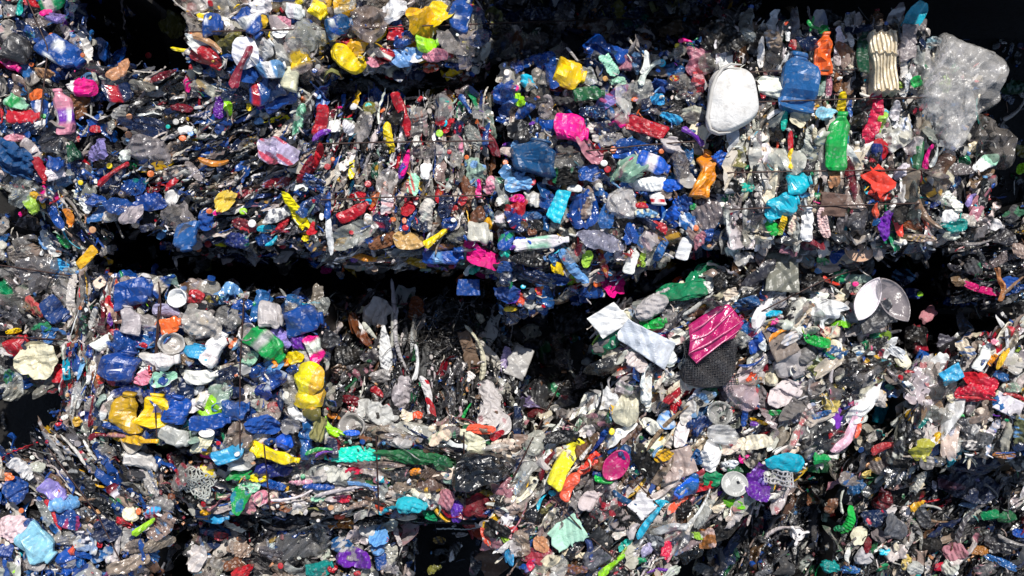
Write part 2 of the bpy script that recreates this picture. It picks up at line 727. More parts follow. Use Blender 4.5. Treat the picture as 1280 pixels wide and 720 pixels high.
(960,240): '''
jug 55 55 110 74 15 cy3 | cyan curved shard at the foot of the white bale
bag 130 10 40 24 -10 cy2
bag 20 130 60 40 -60 gn5
bag 52 125 70 24 80 y lg2
bag 150 120 110 40 82 w | white bottle upright in the bottom row of the white bale
bag 210 120 100 34 -80 cr2p | cream pink upright slab in the bottom row of the white bale
bag 90 120 90 30 85 cr
sheet 240 50 110 90 0 br4 | dark brown ribbed panel in the bottom row of the white bale
bag 345 100 90 90 60 g5
bag 280 110 90 40 80 g2
bag 430 10 110 50 -5 co3
strip 405 70 50 22 90 co
bag 440 125 110 46 75 pu | purple bundled film at the foot of the white bale
bag 405 105 40 30 60 db
strip 490 130 70 30 -75 co3
bag 540 125 60 36 0 br3
strip 600 90 120 24 -50 tn3
bag 640 20 100 26 -30 w2
bag 690 40 120 60 -20 w | white spiky torn film on the bale corner
bag 620 40 50 30 0 b4
bag 680 90 60 60 40 w
bag 700 125 90 50 0 tq2 | teal green torn film beneath the white spiky film
bag 690 165 60 30 0 w2
bag 755 105 50 40 -20 w2
strip 760 30 50 22 60 lv
bag 500 70 80 60 60 k
bag 620 130 60 40 20 g
bag 560 170 140 30 0 tn2
bag 120 218 60 30 0 w2
bag 175 195 40 26 60 w2
bag 260 228 90 50 45 b5 | royal blue scrap beside the beige disc
lid 345 212 96 86 0 tn5 | beige disc with a bite torn out over the dark hole
bag 205 262 44 24 -20 gn
cap 190 298 34 24 0 lb
sheet 50 300 140 150 3 g6 | big grey flat panel at the foot of the white bale
bag 270 320 60 50 0 gn4
bag 340 325 90 40 0 mint2
strip 235 335 60 20 -25 co3
bag 150 330 90 60 -20 k
strip 350 290 70 10 -45 g
lid 372 405 160 72 62 w | white half lid like a wing on dark film
lidc 468 402 165 82 -58 gw | clear half lid like a wing beside the white one
film 510 320 70 60 30 nb
bag 545 380 60 30 0 b4
cap 570 383 22 22 0 lg
sheet 400 470 150 110 20 dg | charcoal flat film below the two wing shaped lids
bag 180 420 180 90 -20 w | crumpled white paper mass in the pale heap
bag 230 450 90 60 40 w2
bag 200 390 90 40 20 w
strip 205 480 60 20 85 w
bag 330 360 50 60 30 w2
cap 328 345 24 20 0 mg
bag 275 495 70 30 -15 lg3 | lime green crumpled scrap on the pale heap
bag 180 555 90 36 -18 gn5 | bright green scrap below the lime one
bag 440 545 60 40 20 lg2 | faded lime green film scrap on dark mesh
bag 240 525 90 40 10 cr
bag 160 515 60 30 0 cr
bag 330 520 110 30 25 w2
bag 35 410 80 50 0 w2
bag 25 455 60 26 10 cy3
bag 30 485 50 20 20 mg
bag 20 515 50 20 0 b4
strip 35 535 70 16 35 or2
cap 75 500 40 40 0 w2
sheet 50 560 110 130 25 g7 | grey brown flat sheet sloping down the heap
bag 245 600 90 50 0 db
bag 350 590 110 40 -10 w
bag 345 610 40 24 0 lb
bag 460 590 110 36 -30 w
bag 510 630 60 60 50 cr
cap 358 685 36 36 0 pk
bag 290 635 80 60 0 k
bag 400 620 100 80 0 k
bag 400 560 120 60 20 k
bag 90 650 120 90 20 g8 | light grey crumpled sheet low on the pale heap
bag 180 660 60 60 40 ol2
bag 20 690 50 60 0 cr
strip 245 670 80 16 75 w2
bag 160 610 80 50 30 g2
bag 490 690 110 60 20 g7
strip 530 675 34 14 0 r
bag 560 560 90 120 0 k
bag 430 650 60 30 30 gn2
bag 600 460 60 40 40 pk2
sheet 680 565 90 60 -10 g9
bag 735 500 90 40 -60 g9
bag 725 545 60 36 10 w
bag 745 590 70 40 -60 cr
bag 800 615 100 36 60 w | white upright torn bottle in the red tray heap
cap 845 562 36 26 0 pk
strip 850 510 70 6 -75 w2
strip 780 540 90 5 -60 lb
bag 885 620 90 30 60 y2 | orange yellow pointed scrap in the red tray heap
bag 840 630 50 22 60 or2
bag 815 620 60 16 60 b
sheet 690 685 90 60 25 cy2 | light blue bent panel at the top of the red tray heap
bag 930 650 90 70 35 w2 | white netted bag at the picture's right edge
bag 875 690 46 30 -10 b3
bag 790 700 120 40 0 r | red tray edge in the red tray heap
bag 720 690 30 20 0 pu
bag 770 280 80 60 60 g5
bag 800 240 60 20 -60 dg
bag 880 250 90 40 20 g
bag 945 220 40 60 60 tn2
strip 870 345 110 34 100 tn6 | orange tan curved rod end poking from the dark far bale
bag 800 362 150 26 -15 mg2 | magenta flattened strip in the dark far bale
bag 730 335 60 36 0 tn3
bag 920 370 90 26 25 b
strip 920 350 90 12 40 tn3
bag 910 340 60 40 0 b5
bag 920 80 80 50 30 g5
bag 870 170 90 60 0 dg
strip 790 190 90 14 10 g
''',
(0,480): '''
bag 20 5 60 20 20 w2
bag 300 30 90 26 -70 gw
bag 405 80 80 60 40 gw
bag 475 25 110 50 10 b4
bag 560 40 60 40 -20 b4
jug 485 105 130 90 80 y2 | yellow crushed canister half on the bale's lower corner
jug 565 95 110 100 80 y | bright yellow crushed canister beside its darker twin
bag 535 160 180 40 0 b4
strip 450 170 110 24 -20 b2
bag 500 205 190 30 -5 y2 | flattened yellow strip under the blue bottles
bag 440 190 90 20 0 pk2
cap 287 140 36 36 0 y2
cap 218 152 30 18 0 r
cap 240 125 36 20 20 w
strip 365 195 60 22 10 rd
bag 658 92 90 80 80 b5 | deep blue crumpled drum beside the yellow canister
bag 645 10 90 40 0 gw
bag 755 60 110 44 40 w
bag 740 20 60 30 30 w2
bag 815 40 90 90 0 mint2
bag 885 85 90 66 0 b | blue shiny bottle at the bale's edge beside clear cups
bag 790 140 130 50 0 b | royal blue bottle lying above the white disc
tub 812 87 34 30 0 lb
lid 775 184 50 28 0 w | small white oval lid on the silver bottles
bag 660 190 110 60 -30 w2 | clear bottle with a pink dot near the small white lid
bag 715 190 90 36 -50 mint2
bag 600 165 60 40 0 w
bag 760 220 90 50 30 cr
bag 860 255 110 50 30 cy2 | sky blue crushed bottle below the silver bottles
bag 775 272 50 20 -10 mg
bag 900 290 100 60 15 w | white crumpled film beside the green bag
bag 900 190 90 90 0 tn2
bag 880 30 80 40 0 nb
bag 910 400 150 50 72 gn | green folded bag edge standing on dark netting
bag 920 395 110 50 20 mint
bag 905 340 90 36 15 gn
bag 925 445 80 60 0 pk2
bag 920 500 110 60 0 k
net 740 370 90 110 70 w2 | pale plastic netting with square holes over dark film
bag 780 340 70 40 -40 y
bag 750 420 110 60 0 k
bag 680 350 90 50 70 g
bag 530 295 110 50 -10 w2 | crumpled pale silver bottle on the lower leaning bale
bag 560 360 110 44 -70 w2
bag 575 360 70 16 -70 y2
bag 510 340 60 40 0 dg
bag 80 320 90 46 -50 w | white bottle in the lower leaning bale
bag 130 310 70 40 0 w2
cap 32 345 40 34 0 or
bag 60 400 80 90 0 b
bag 20 440 50 60 0 nb
bag 75 445 50 40 0 b
cap 80 475 20 20 0 or
bag 205 400 90 50 -40 lv | lavender grey bottle in the lower leaning bale
bag 240 450 90 60 0 lb
strip 200 490 110 20 -65 r
bag 260 500 110 60 -20 b
bag 170 480 90 40 -70 gw
bag 60 550 150 80 -15 cr2p | large pinkish white bag at the lower left edge
jug 145 600 130 100 -40 lb3 | pale turquoise crushed bottle in the lower corner
bag 240 580 80 50 0 gw
bag 225 660 130 60 -5 gw
bag 300 580 60 50 0 nb
bag 330 600 80 60 0 w2
cap 370 600 30 36 0 r
bag 390 640 90 40 20 b3
bag 310 640 90 30 -20 b
strip 275 620 40 30 60 co
bag 400 550 110 90 0 nb
cap 405 528 28 30 0 br3
bag 30 640 50 80 0 b2
bag 20 690 70 60 0 w2
bag 120 670 90 60 0 w2
cap 55 705 30 20 0 lg
bag 420 655 40 30 0 w
strip 440 600 130 22 80 w2
bag 465 520 50 70 80 r
bag 490 490 50 44 -40 cr
bag 510 570 60 30 40 nb
bag 565 480 60 30 30 cy2
strip 540 535 90 22 35 lg | lime green strip in the corner of the lower leaning bale
cap 643 422 30 22 0 br3
cap 520 478 20 26 0 or
bag 600 540 110 60 40 tn2
bag 590 600 100 50 20 tn2
bag 500 610 110 50 20 tn2
bag 480 680 130 60 10 tn2
bag 600 450 90 50 -10 gw
bag 720 500 110 70 10 w2
bag 700 560 90 60 -40 tn2
bag 810 492 90 40 -5 cy2 | sky blue bottle end above the dark lower bale
bag 740 650 90 60 80 w2
bag 790 560 60 40 0 db
bag 830 570 44 30 0 rd
bag 900 620 90 50 0 tn2
bag 870 680 80 40 20 br
bag 910 700 60 40 0 r
bag 370 440 120 50 -40 k
bag 250 300 130 40 -45 k
bag 300 340 130 36 -45 dg
bag 200 230 120 20 -55 w2
bag 280 250 140 16 -45 w2
bag 400 250 60 40 -40 g
bag 330 430 60 34 0 tn3
''',
(320,480): '''
bag 30 30 60 50 0 b4
bag 130 40 90 90 0 gw
tub 205 35 100 90 0 y | bright yellow round tub filled with clear film
tub 208 108 62 60 0 ol | clear amber round jar beneath the yellow tub
bag 275 110 90 30 -30 am
strip 270 150 120 26 -50 lg | lime green twisted strip beside the amber jar
strip 305 180 60 20 -20 lg
bag 235 170 80 60 60 ol2
tub 358 158 96 84 -20 w2 | clear ribbed cup with a blue base lying on its side
cap 360 185 70 26 0 bb
bag 40 150 110 70 0 b
bag 140 150 90 70 0 gw
bag 105 215 60 70 60 bb | cobalt blue crumpled scrap above the yellow strip
bag 150 110 40 80 50 w
bag 70 260 170 40 -18 y | yellow flattened bag at the lower rim of the bottle bale
bag 10 250 30 60 0 y
bag 360 65 60 40 -20 rd
cap 405 75 50 22 0 r
bag 450 110 150 70 -25 w2 | white pink crumpled bag on the dark rubble
bag 450 55 30 60 0 w2
strip 455 30 50 24 -40 r
bag 550 35 110 60 85 w2
cap 490 85 26 34 0 r
bag 375 105 60 26 -20 r
bag 575 140 80 40 -50 cr
cap 605 120 40 36 0 co
strip 640 60 160 26 -80 w | narrow white strip with red edges running down the rubble
strip 660 110 110 20 -75 r
strip 645 20 70 18 -75 r
strip 790 100 60 12 60 gn
bag 870 60 150 80 -70 w2 | ribbed pale tube bending down beside the pit
bag 890 140 110 90 0 w2
bag 845 170 100 36 -10 co | coral red flat scrap below the ribbed pale tube
bag 910 190 60 26 30 r
bag 925 230 80 40 10 cr
bag 800 215 120 60 -30 cr
bag 740 180 70 50 0 g2
bag 690 200 90 40 20 cr
bag 570 210 150 30 -12 gw
bag 370 265 190 44 0 tq3 | bright turquoise flattened bag in the horizontal layers
bag 590 275 230 60 -10 gn2 | long dark green crumpled net bag in the horizontal layers
bag 700 300 60 50 0 gn2
strip 235 250 90 16 10 gn
strip 255 260 60 12 10 pu
bag 70 325 120 70 0 db3 | dark blue flat folded sheet at the end of the layers
bag 60 375 100 30 -10 b5
bag 10 350 30 60 90 y
bag 190 345 140 80 0 w2 | pale bag with a green dot in the horizontal layers
cap 176 346 18 18 0 gn4
cap 170 370 80 20 0 pk
bag 230 385 110 26 0 b5
bag 360 325 70 24 -5 cr3
bag 310 335 90 60 0 w2
bag 330 365 200 14 -6 lb
cap 466 360 36 34 0 cy3
bag 440 300 200 24 -3 tn2
strip 320 400 180 12 10 w2
strip 150 415 160 14 12 w | thin white curved stick above the dark lower bale
bag 235 428 44 26 0 mint
bag 370 410 130 26 0 k
bag 545 375 90 60 0 tn2
bag 600 330 36 24 0 or2
bag 650 380 110 50 0 br4
bag 655 340 90 40 0 br4
bag 600 410 140 30 -15 cr
bag 540 340 60 40 0 dg
bag 30 430 90 60 30 pk
bag 90 455 90 30 -20 br
bag 330 430 70 36 0 r2
bag 250 450 150 30 -10 tn2
bag 400 450 160 20 15 tn2
bag 590 460 110 60 0 cy4 | turquoise patterned scoop shaped net in the bottom layer
strip 520 468 100 18 15 cy3
cap 470 480 26 24 0 cy3
bag 655 490 60 40 0 gn4
strip 695 490 70 24 -45 y2 | golden curved strip beside the turquoise net
bag 560 500 80 24 0 cr
bag 480 470 60 26 -20 co
bag 710 430 70 60 60 pk2
bag 750 478 110 50 88 pu2 | violet upright folded bag above the dark hollow
bag 825 460 90 80 0 rd | dark red crumpled bag beside the violet one
bag 830 540 80 50 -40 co | orange red torn fabric hanging at the hollow
strip 800 550 60 20 -60 r
bag 860 580 70 24 -70 co
bag 840 415 90 30 10 ol
bag 920 440 60 40 0 k
strip 905 460 80 12 -20 w2
bag 900 550 80 90 30 k
bag 950 550 30 60 70 r
bag 940 590 40 40 40 lg2
bag 948 650 40 50 0 cy2
bag 935 610 60 20 40 w
sheet 880 670 110 120 30 tn3 | dark tan board standing in the bottom hollow
strip 870 700 30 12 80 lg
bag 120 520 150 60 5 dg | dark grey glossy bag on the bottom bale
bag 180 590 180 110 10 g4 | large smoky clear tray on the bottom bale
bag 50 570 90 90 0 dg
bag 320 600 90 60 0 db
bag 365 655 130 90 0 pu | purple bag with a clear centre on the bottom bale
bag 370 640 70 50 0 gw
bag 320 525 80 36 0 am
bag 410 540 50 60 0 w2
cap 310 498 50 20 0 co
bag 460 570 70 60 60 lb
bag 500 530 70 60 -40 w2
cap 485 578 34 24 0 r
bag 530 570 70 16 -70 w2
bag 450 610 60 60 0 lb
bag 240 690 90 50 20 tq2 | teal crushed bottle at the bottom of the picture
cap 285 695 40 36 0 r
cap 92 682 22 24 0 r
cap 380 710 30 16 0 r
bag 460 660 50 60 0 b
bag 510 640 50 80 0 w2
bag 500 700 60 40 0 gw
bag 60 640 110 60 0 g4
bag 70 610 40 24 0 db
bag 750 620 90 50 60 dg
bag 670 690 50 36 20 ol
bag 770 565 40 16 0 w2
bag 690 590 40 30 0 dg
bag 820 670 40 90 0 dg
bag 450 510 120 40 0 k
bag 640 155 60 30 0 gw
bag 110 300 90 20 0 tn2
''',
(640,480): '''
bag 40 60 50 100 90 lv4 | dim lavender upright bottle in the pit's shade
bag 100 30 90 110 0 dg
strip 30 185 60 30 0 rd2
bag 90 100 60 40 0 rd2
bag 200 110 110 120 30 g9
bag 240 30 120 60 0 dg
strip 325 60 130 12 80 k
bag 360 60 80 60 70 w
bag 380 95 60 26 60 y2
bag 372 120 60 30 60 gn2
cap 374 178 22 26 0 y
bag 440 90 130 90 60 cr | cream crumpled bag with creases in the middle of the diagonal bale
bag 420 25 80 60 20 w2
bag 445 15 60 30 20 gn2
bag 500 20 130 40 85 w
bag 560 20 90 30 80 w2
bag 515 160 70 50 -30 w
bag 310 155 90 36 50 w2
bag 280 180 60 36 40 w
bag 190 195 110 44 15 k
bag 100 215 110 70 60 w2 | grey white folded sack at the diagonal bale's pointed end
bag 75 290 110 60 60 gw
bag 185 270 60 60 40 cr
jug 205 295 175 56 55 y3b | bright yellow crushed bottle lying aslant on the diagonal bale
strip 145 290 140 20 55 rd
bag 265 250 60 50 50 br
strip 290 240 100 16 50 w | narrow white strip beside the yellow aslant bottle
bag 320 225 110 24 50 b4
bag 345 190 60 30 50 b
bag 225 380 110 40 55 co | coral crushed bottle below the yellow aslant bottle
bag 160 375 40 60 60 co
bag 290 300 100 40 50 co3
bag 320 300 50 60 60 br
bag 340 290 60 30 60 tq
lid 390 305 110 76 55 mg2 | magenta oval lid crossed by a wire
bag 350 355 70 36 -10 gn5 | green scrap under the magenta oval lid
bag 320 340 40 26 0 b4
bag 435 260 50 60 60 db
bag 500 290 110 70 -50 k | black crumpled bag in the middle of the diagonal bale
strip 580 160 200 14 47 tn6 | thin brown wooden stick across the diagonal bale
bag 565 268 56 40 25 y2 | golden crushed scrap beside the pale cardboard
strip 545 250 50 12 50 lb
sheet 620 300 140 120 20 tn7 | pale beige crumpled cardboard sheet on the diagonal bale
bag 650 390 110 60 40 b3
sheet 655 385 110 44 40 bb | blue stiff shard beside the beige cardboard
bag 600 375 60 50 0 tn7
bag 700 395 120 34 20 r | red folded strip below the beige cardboard
bag 755 355 70 60 40 gn4 | green crushed cup beside the clear round lid
bag 690 275 40 60 0 db
bag 755 250 130 66 70 w | white crumpled bag high on the diagonal bale
bag 640 180 150 60 75 w
bag 660 110 90 50 70 w2
bag 720 90 110 60 30 db
bag 700 150 80 60 30 db2 | dark blue loose netting bag on the diagonal bale
tub 780 110 90 80 0 gw
cap 825 95 30 18 -50 r
bag 640 35 120 40 20 r | red crumpled wrapper near the pale strips
bag 610 80 60 40 60 r
bag 580 130 70 60 0 lb
bag 740 35 60 40 0 gn2
sheet 800 8 170 24 0 g5
strip 875 80 140 20 85 b
bag 930 60 80 110 60 g2
bag 930 140 70 20 0 y2
cap 905 148 34 20 0 pu
bag 790 190 140 70 -10 w2
bag 890 220 130 50 20 cr
bag 820 240 90 60 20 cr
cap 870 282 34 34 0 mg
bag 920 270 90 70 20 k
bag 850 310 90 50 20 gn2
bag 815 305 60 40 20 w
lid 835 375 90 80 -10 gw2 | clear round lid near the purple box
bag 918 370 80 120 0 pu
sheet 925 365 66 100 -10 lv | purple framed crushed box with a white middle
bag 830 450 70 30 -10 lg3 | lime green crumpled scrap at the bale's lower edge
cap 868 412 26 40 0 r
bag 790 415 50 24 0 pu
sheet 490 455 90 80 -45 w | white square of sheet plastic on the diagonal bale
strip 520 510 150 24 52 cy3 | turquoise narrow bar on the diagonal bale
strip 420 430 90 22 -30 db
strip 560 445 50 20 10 cy
bag 620 450 90 24 40 co
bag 720 480 170 40 60 w2
strip 700 470 160 12 60 w
bag 640 470 90 60 50 k
bag 420 500 110 60 50 k
bag 290 440 90 60 60 w2
bag 250 440 60 60 40 gw
bag 320 480 60 16 30 r
cap 152 410 30 26 0 cy
strip 110 440 60 12 60 cy3
bag 130 480 70 36 35 ol2
sheet 205 560 130 110 30 mint3 | pale mint green crumpled sheet at the lower end of the diagonal bale
bag 170 520 60 50 0 g2
strip 280 590 110 40 -70 db4 | dark blue shard upright beside the pale mint sheet
bag 230 640 90 40 0 cr
bag 110 600 60 60 0 tn
bag 90 640 110 70 20 rd3
bag 70 680 60 30 50 cr3
cap 40 690 30 16 0 b
bag 180 665 60 60 -40 gw
bag 30 600 60 90 20 tn2
bag 230 695 90 30 0 br
bag 90 500 70 24 0 k
bag 300 520 80 50 40 k
bag 330 580 90 90 40 dg
bag 320 650 110 70 30 g9
bag 420 605 60 26 30 tq
strip 375 680 110 26 40 lg | lime green strip near the bottom of the diagonal bale
strip 400 650 90 16 50 lg2
bag 470 665 60 24 10 gn4
bag 520 590 100 44 -10 g9
bag 590 590 110 34 65 cr3
bag 600 620 90 20 65 pk
bag 640 590 90 30 80 w2
bag 550 700 110 14 0 pu
bag 400 700 60 50 0 k
bag 510 620 70 40 40 lv2
bag 360 470 90 26 50 w2
bag 350 410 110 40 50 w2
bag 380 400 60 30 60 gw
bag 8 545 24 20 0 r
bag 20 620 50 50 0 w2
strip 455 550 60 30 60 w2
bag 690 570 40 26 0 lg2
bag 730 580 60 70 0 am2
bag 800 560 110 60 55 g5
bag 760 620 60 40 30 dg
bag 940 580 50 30 0 g5
bag 730 700 90 30 -30 g5
bag 940 710 60 30 20 g9
''',
(960,480): '''
bag 60 40 120 90 30 w2 | large grey white creased sheet at the top of the heap
bag 110 70 170 60 40 g2
bag 130 110 130 50 30 w2
bag 250 55 90 60 60 y4 | golden crinkled foil near the purple lettered bag
strip 245 30 30 60 0 pk
bag 170 130 130 26 35 b3
bag 195 160 130 60 30 w
bag 305 80 60 40 60 b4
bag 265 135 90 70 50 pu | purple and white printed bag at the heap's edge
strip 255 185 60 24 10 r
strip 300 170 180 34 62 pk4 | pink curved edge of a large tray on the heap
strip 345 130 130 16 75 co
strip 235 235 110 20 35 w2
sheet 432 105 75 110 -10 cy3 | bright turquoise folded panel on the dark heap
cap 478 100 26 30 0 or
bag 500 40 130 70 -10 g7 | grey brown crumpled sheet above the turquoise panel
bag 460 30 60 30 0 g7
bag 415 50 50 60 60 w2
bag 60 120 90 36 30 g2
bag 30 110 50 24 0 gn
bag 40 200 90 60 30 tn2
strip 70 240 90 14 20 w
bag 60 300 130 80 -10 cy3 | turquoise tub with bite marks beside the grey basket
bag 160 245 100 90 0 g2
net 40 350 110 50 -10 w2 | grey plastic basket rim under the turquoise tub
strip 60 390 100 14 50 g
strip 30 415 90 12 20 w2
bag 220 305 120 56 5 gn2 | dark green glossy bag in the shade of the heap
bag 270 320 110 70 -10 g2
bag 310 360 110 60 -20 g2
bag 330 380 90 50 30 db
strip 200 280 60 40 0 gn
bag 110 180 60 50 30 gw
bag 370 335 60 36 -20 y4 | pale golden crumpled scrap in the dark heap
strip 460 240 130 30 5 co4 | dull red folded slab in the dark gap
bag 585 250 76 76 0 ol3 | yellow green round crumpled tub
cap 643 200 44 46 0 y2
bag 430 310 110 60 -30 g2
strip 455 335 110 14 30 w2
strip 495 350 50 20 60 w
bag 480 390 60 30 20 tn2
bag 520 330 60 20 -70 b
bag 565 370 90 30 70 w2
bag 560 390 60 26 30 cr
cap 625 385 26 46 0 w
bag 500 300 60 40 0 k
bag 450 440 90 60 60 rd2
strip 590 438 90 12 3 r | thin red strip above a yellow one
strip 560 455 56 24 40 y2 | small yellow pointed scrap under the red strip
strip 605 460 80 16 -10 w2
bag 590 290 60 50 0 g2
bag 640 290 60 40 0 g
bag 690 300 60 50 40 g2
bag 600 330 60 50 0 k
bag 630 100 70 160 60 g
bag 690 50 40 36 20 cr
strip 720 160 80 8 -50 w2
bag 650 90 90 40 -50 tn3
bag 720 130 36 30 0 gn
bag 560 180 30 24 0 w2
bag 600 60 150 24 70 tn3
bag 790 20 150 70 5 r2 | red shallow tray at the top of the red tray heap
strip 780 55 130 10 -3 r
sheet 900 80 120 80 -25 w | white carton with blue print beside the red tray
bag 860 70 50 40 -40 b3
strip 930 50 90 14 -20 r
bag 930 15 60 36 20 mint2
bag 810 120 90 110 80 tn2 | pale dusty crumpled bag beneath the white carton
bag 760 160 40 60 30 w2
bag 790 210 90 60 0 g5
bag 770 230 90 40 -20 dg
bag 940 170 40 110 0 ol4
bag 780 290 160 110 -20 db5 | dark slate bag spread in the shade
strip 740 340 90 26 -20 lv
bag 760 380 220 90 -12 db5
strip 820 390 90 14 -30 g
bag 760 455 80 24 -5 lb4
bag 930 280 70 110 60 g5
bag 890 270 70 26 0 am2
strip 890 258 70 8 0 b
bag 940 350 40 40 0 dg
bag 840 495 60 40 0 gn4
bag 900 500 70 40 -10 gn2
bag 940 560 60 30 0 b5
strip 915 590 100 14 -20 g
bag 830 590 60 40 -60 g5
bag 800 625 80 30 0 am2
bag 870 610 80 60 -20 dg
bag 880 670 110 24 -20 b3
bag 700 630 70 50 20 pk2
strip 735 640 110 30 45 w2
bag 680 685 60 50 50 w2
bag 820 700 110 50 0 g2
bag 780 580 70 60 40 g5
strip 750 520 160 20 60 g5
bag 660 690 60 30 0 r2
bag 580 500 90 40 -60 g5
strip 560 560 110 16 -70 g
strip 620 510 90 14 -10 tn3
bag 600 610 110 60 10 k
hub 110 560 90 60 -10 w | white wheel like plastic part with blades on the dark pile
strip 50 550 110 14 15 w2
strip 30 510 70 20 40 g5
bag 420 570 70 40 -30 g2
bag 475 540 90 110 70 g9 | slate grey bag upright in the bottom heap
bag 400 505 90 60 0 nb
bag 305 520 110 34 85 gn5 | bright green leaf shaped scrap in the bottom heap
bag 275 540 60 30 0 gn4
strip 278 440 80 12 88 w2
bag 240 460 60 40 80 br
bag 205 450 60 30 60 w2
cap 243 490 26 20 0 co3
bag 170 420 60 60 60 br
bag 220 505 50 40 0 mint2
strip 300 640 50 22 80 w
bag 345 570 60 44 40 cr
bag 375 605 50 30 80 rd
bag 480 645 90 56 30 w2
cap 485 615 24 30 0 cr
bag 520 670 60 36 60 y4
bag 240 690 70 50 0 tq2 | teal crushed piece at the bottom of the dark pile
strip 195 690 70 8 60 gn
bag 310 700 60 30 0 b3
bag 360 650 60 60 60 w2
bag 440 630 40 26 0 cy
bag 320 600 60 40 60 g2
bag 430 690 60 40 0 gn4
bag 550 690 50 50 0 w2
''',
}

R = np.random.RandomState(7)
random.seed(7)
H, FPX = 6.02, 1372.0          # camera height above the main bale tops, focal length in 1280-wide pixels
BASE = -1.55                   # ground level
PI = math.pi
scene = bpy.context.scene
col = scene.collection

def at(u, v, z):
    k = (H - z) / FPX
    return np.array([(u - 640) * k, (360 - v) * k, z])

# ------------------------------------------------------------------ colours (sRGB 0-255 -> linear)
PAL = dict(w=(228,226,222), w2=(188,184,178), w3=(192,194,202), gw=(166,162,158), gw2=(178,174,166), g=(128,122,118), g2=(108,103,101),
 g3=(138,130,134), g4=(92,92,94), g5=(72,72,74), g6=(112,108,102), g7=(126,114,108), g8=(156,148,146), g9=(88,88,96),
 dg=(52,52,56), k=(20,20,22), b=(24,68,136), b2=(18,58,126), b3=(38,92,150), b4=(28,48,108), b5=(20,72,150), bb=(24,86,190),
 nb=(22,38,70), db=(24,72,118), db2=(20,50,100), db3=(14,34,100), db4=(40,62,110), db5=(34,42,66), lb=(96,146,196), lb2=(150,180,200),
 lb3=(140,195,215), lb4=(110,140,170), cy=(28,178,205), cy2=(50,150,200), cy3=(20,160,185), cy4=(40,170,180), tq=(0,170,150),
 tq2=(20,130,125), tq3=(10,215,180), gn=(20,150,72), gn2=(34,92,56), gn3=(14,150,66), gn4=(16,130,84), gn5=(24,170,70), dgn=(20,66,48),
 lg=(150,215,30), lg2=(140,175,60), lg3=(110,185,40), y=(242,204,16), y2=(212,164,30), y3=(205,180,70), y3b=(240,220,40), y4=(205,180,100),
 ol=(110,104,50), ol2=(130,128,80), ol3=(160,160,60), ol4=(90,96,70), or_=(208,104,50), or2=(228,138,30), or3=(228,98,40),
 r=(172,26,40), r2=(190,30,56), rd=(110,20,36), rd2=(90,22,30), rd3=(140,50,60), cr3=(190,30,70), co=(216,84,56), co2=(200,70,80),
 co3=(214,60,44), co4=(160,50,56), mg=(222,24,130), mg2=(176,24,98), pk=(205,130,150), pk2=(165,110,120), pk4=(225,170,185),
 pu=(100,40,150), pu2=(100,56,170), lv=(140,126,190), lv2=(168,160,190), lv3=(134,136,160), lv4=(96,84,120), br=(110,70,46),
 br2=(90,66,48), br3=(110,62,34), br4=(92,74,66), am=(190,120,40), am2=(140,90,40), tn=(190,140,100), tn2=(136,120,108),
 tn3=(120,98,78), tn4=(190,150,90), tn5=(200,168,140), tn6=(180,120,70), tn7=(168,150,138), cr=(222,208,184), cr2=(130,30,50),
 cr2w=(206,196,176), cr2p=(214,190,188), mint=(150,205,175), mint2=(140,165,150), mint3=(160,205,180))
PAL['or'] = PAL.pop('or_')
LIN = {k: (np.array(v) / 255.0) ** 2.2 for k, v in PAL.items()}
CLEAR = {'gw', 'g', 'g4', 'gw2', 'clr'}
LIN['clr'] = LIN['gw'] * np.array([1.28, 1.2, 1.12])
def pal(s):
    it = s.split()
    names, w = it[0::2], np.array([float(x) for x in it[1::2]])
    return names, w / w.sum()
PB = pal('clr 29 g 9 b 16 nb 16 b3 7 lb 3.5 w 7 w2 9 cy3 1.5 r 1.5 mg .5 y2 .8 or .8 gn4 1.2 lg .4 pu .7 k 10 br2 4 b5 3 tn2 4')
PC = pal('clr 28 w 10 w2 15 g 9 nb 11 b 9 r 4 rd 4 mg .8 pu 1.5 gn4 1.2 cy3 1 y2 1.3 or 1 br 4 k 12 b4 4 mint2 4 tn2 5')
PY = pal('clr 30 w2 12 w 4 y 5 y2 6 b 6 r 3 g 8 tn2 6 nb 6 ol2 4')
PW = pal('w 12 w2 20 gw 12 cr 9 clr 10 g2 8 k 18 dg 8 br2 5 tn2 7 r .8 co .8 gn4 1.6 tq2 1 b 1.2 mg .4 pu .5 y2 .5 lg2 .6 cy3 .7 pk2 1.5 rd 2')
PK = pal('k 50 dg 20 g5 8 gw 4 w2 4 clr 6 br2 4 nb 4 gn2 2 rd 2')
PG = pal('clr 36 g 18 g5 12 w2 7 nb 7 b3 4 k 12 tn2 6 r .6 cy3 1 gn4 .6')
PX = pal('k 32 dg 14 g5 8 w2 8 w 3 clr 9 tn2 6 br2 6 pk2 3 rd 2 gn2 4 tq2 2 nb 5 cr 3')
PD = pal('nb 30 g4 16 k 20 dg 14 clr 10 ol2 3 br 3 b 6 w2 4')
PL = pal('g5 13 k 19 w 5 w2 12 b 7 clr 20 nb 10 dg 10 tn2 8 b 4 rd 3 r 1.5 y2 1 tn3 5')
PT = pal('w 6 w2 18 tn2 13 cr 9 k 11 g 10 clr 12 br2 8 rd 3 nb 6 gn2 3 b 3 y2 2 mint2 3 pk2 2')

def jit(c, s=0.16):
    c = c * R.uniform(1 - s, 1 + s) * R.uniform(1 - s * .4, 1 + s * .4, 3)
    return np.clip(c, 0.003, 0.86)
def rgba(name, alpha=None):
    a = 1.0 if alpha is None else alpha
    return np.append(jit(LIN[name]), a)

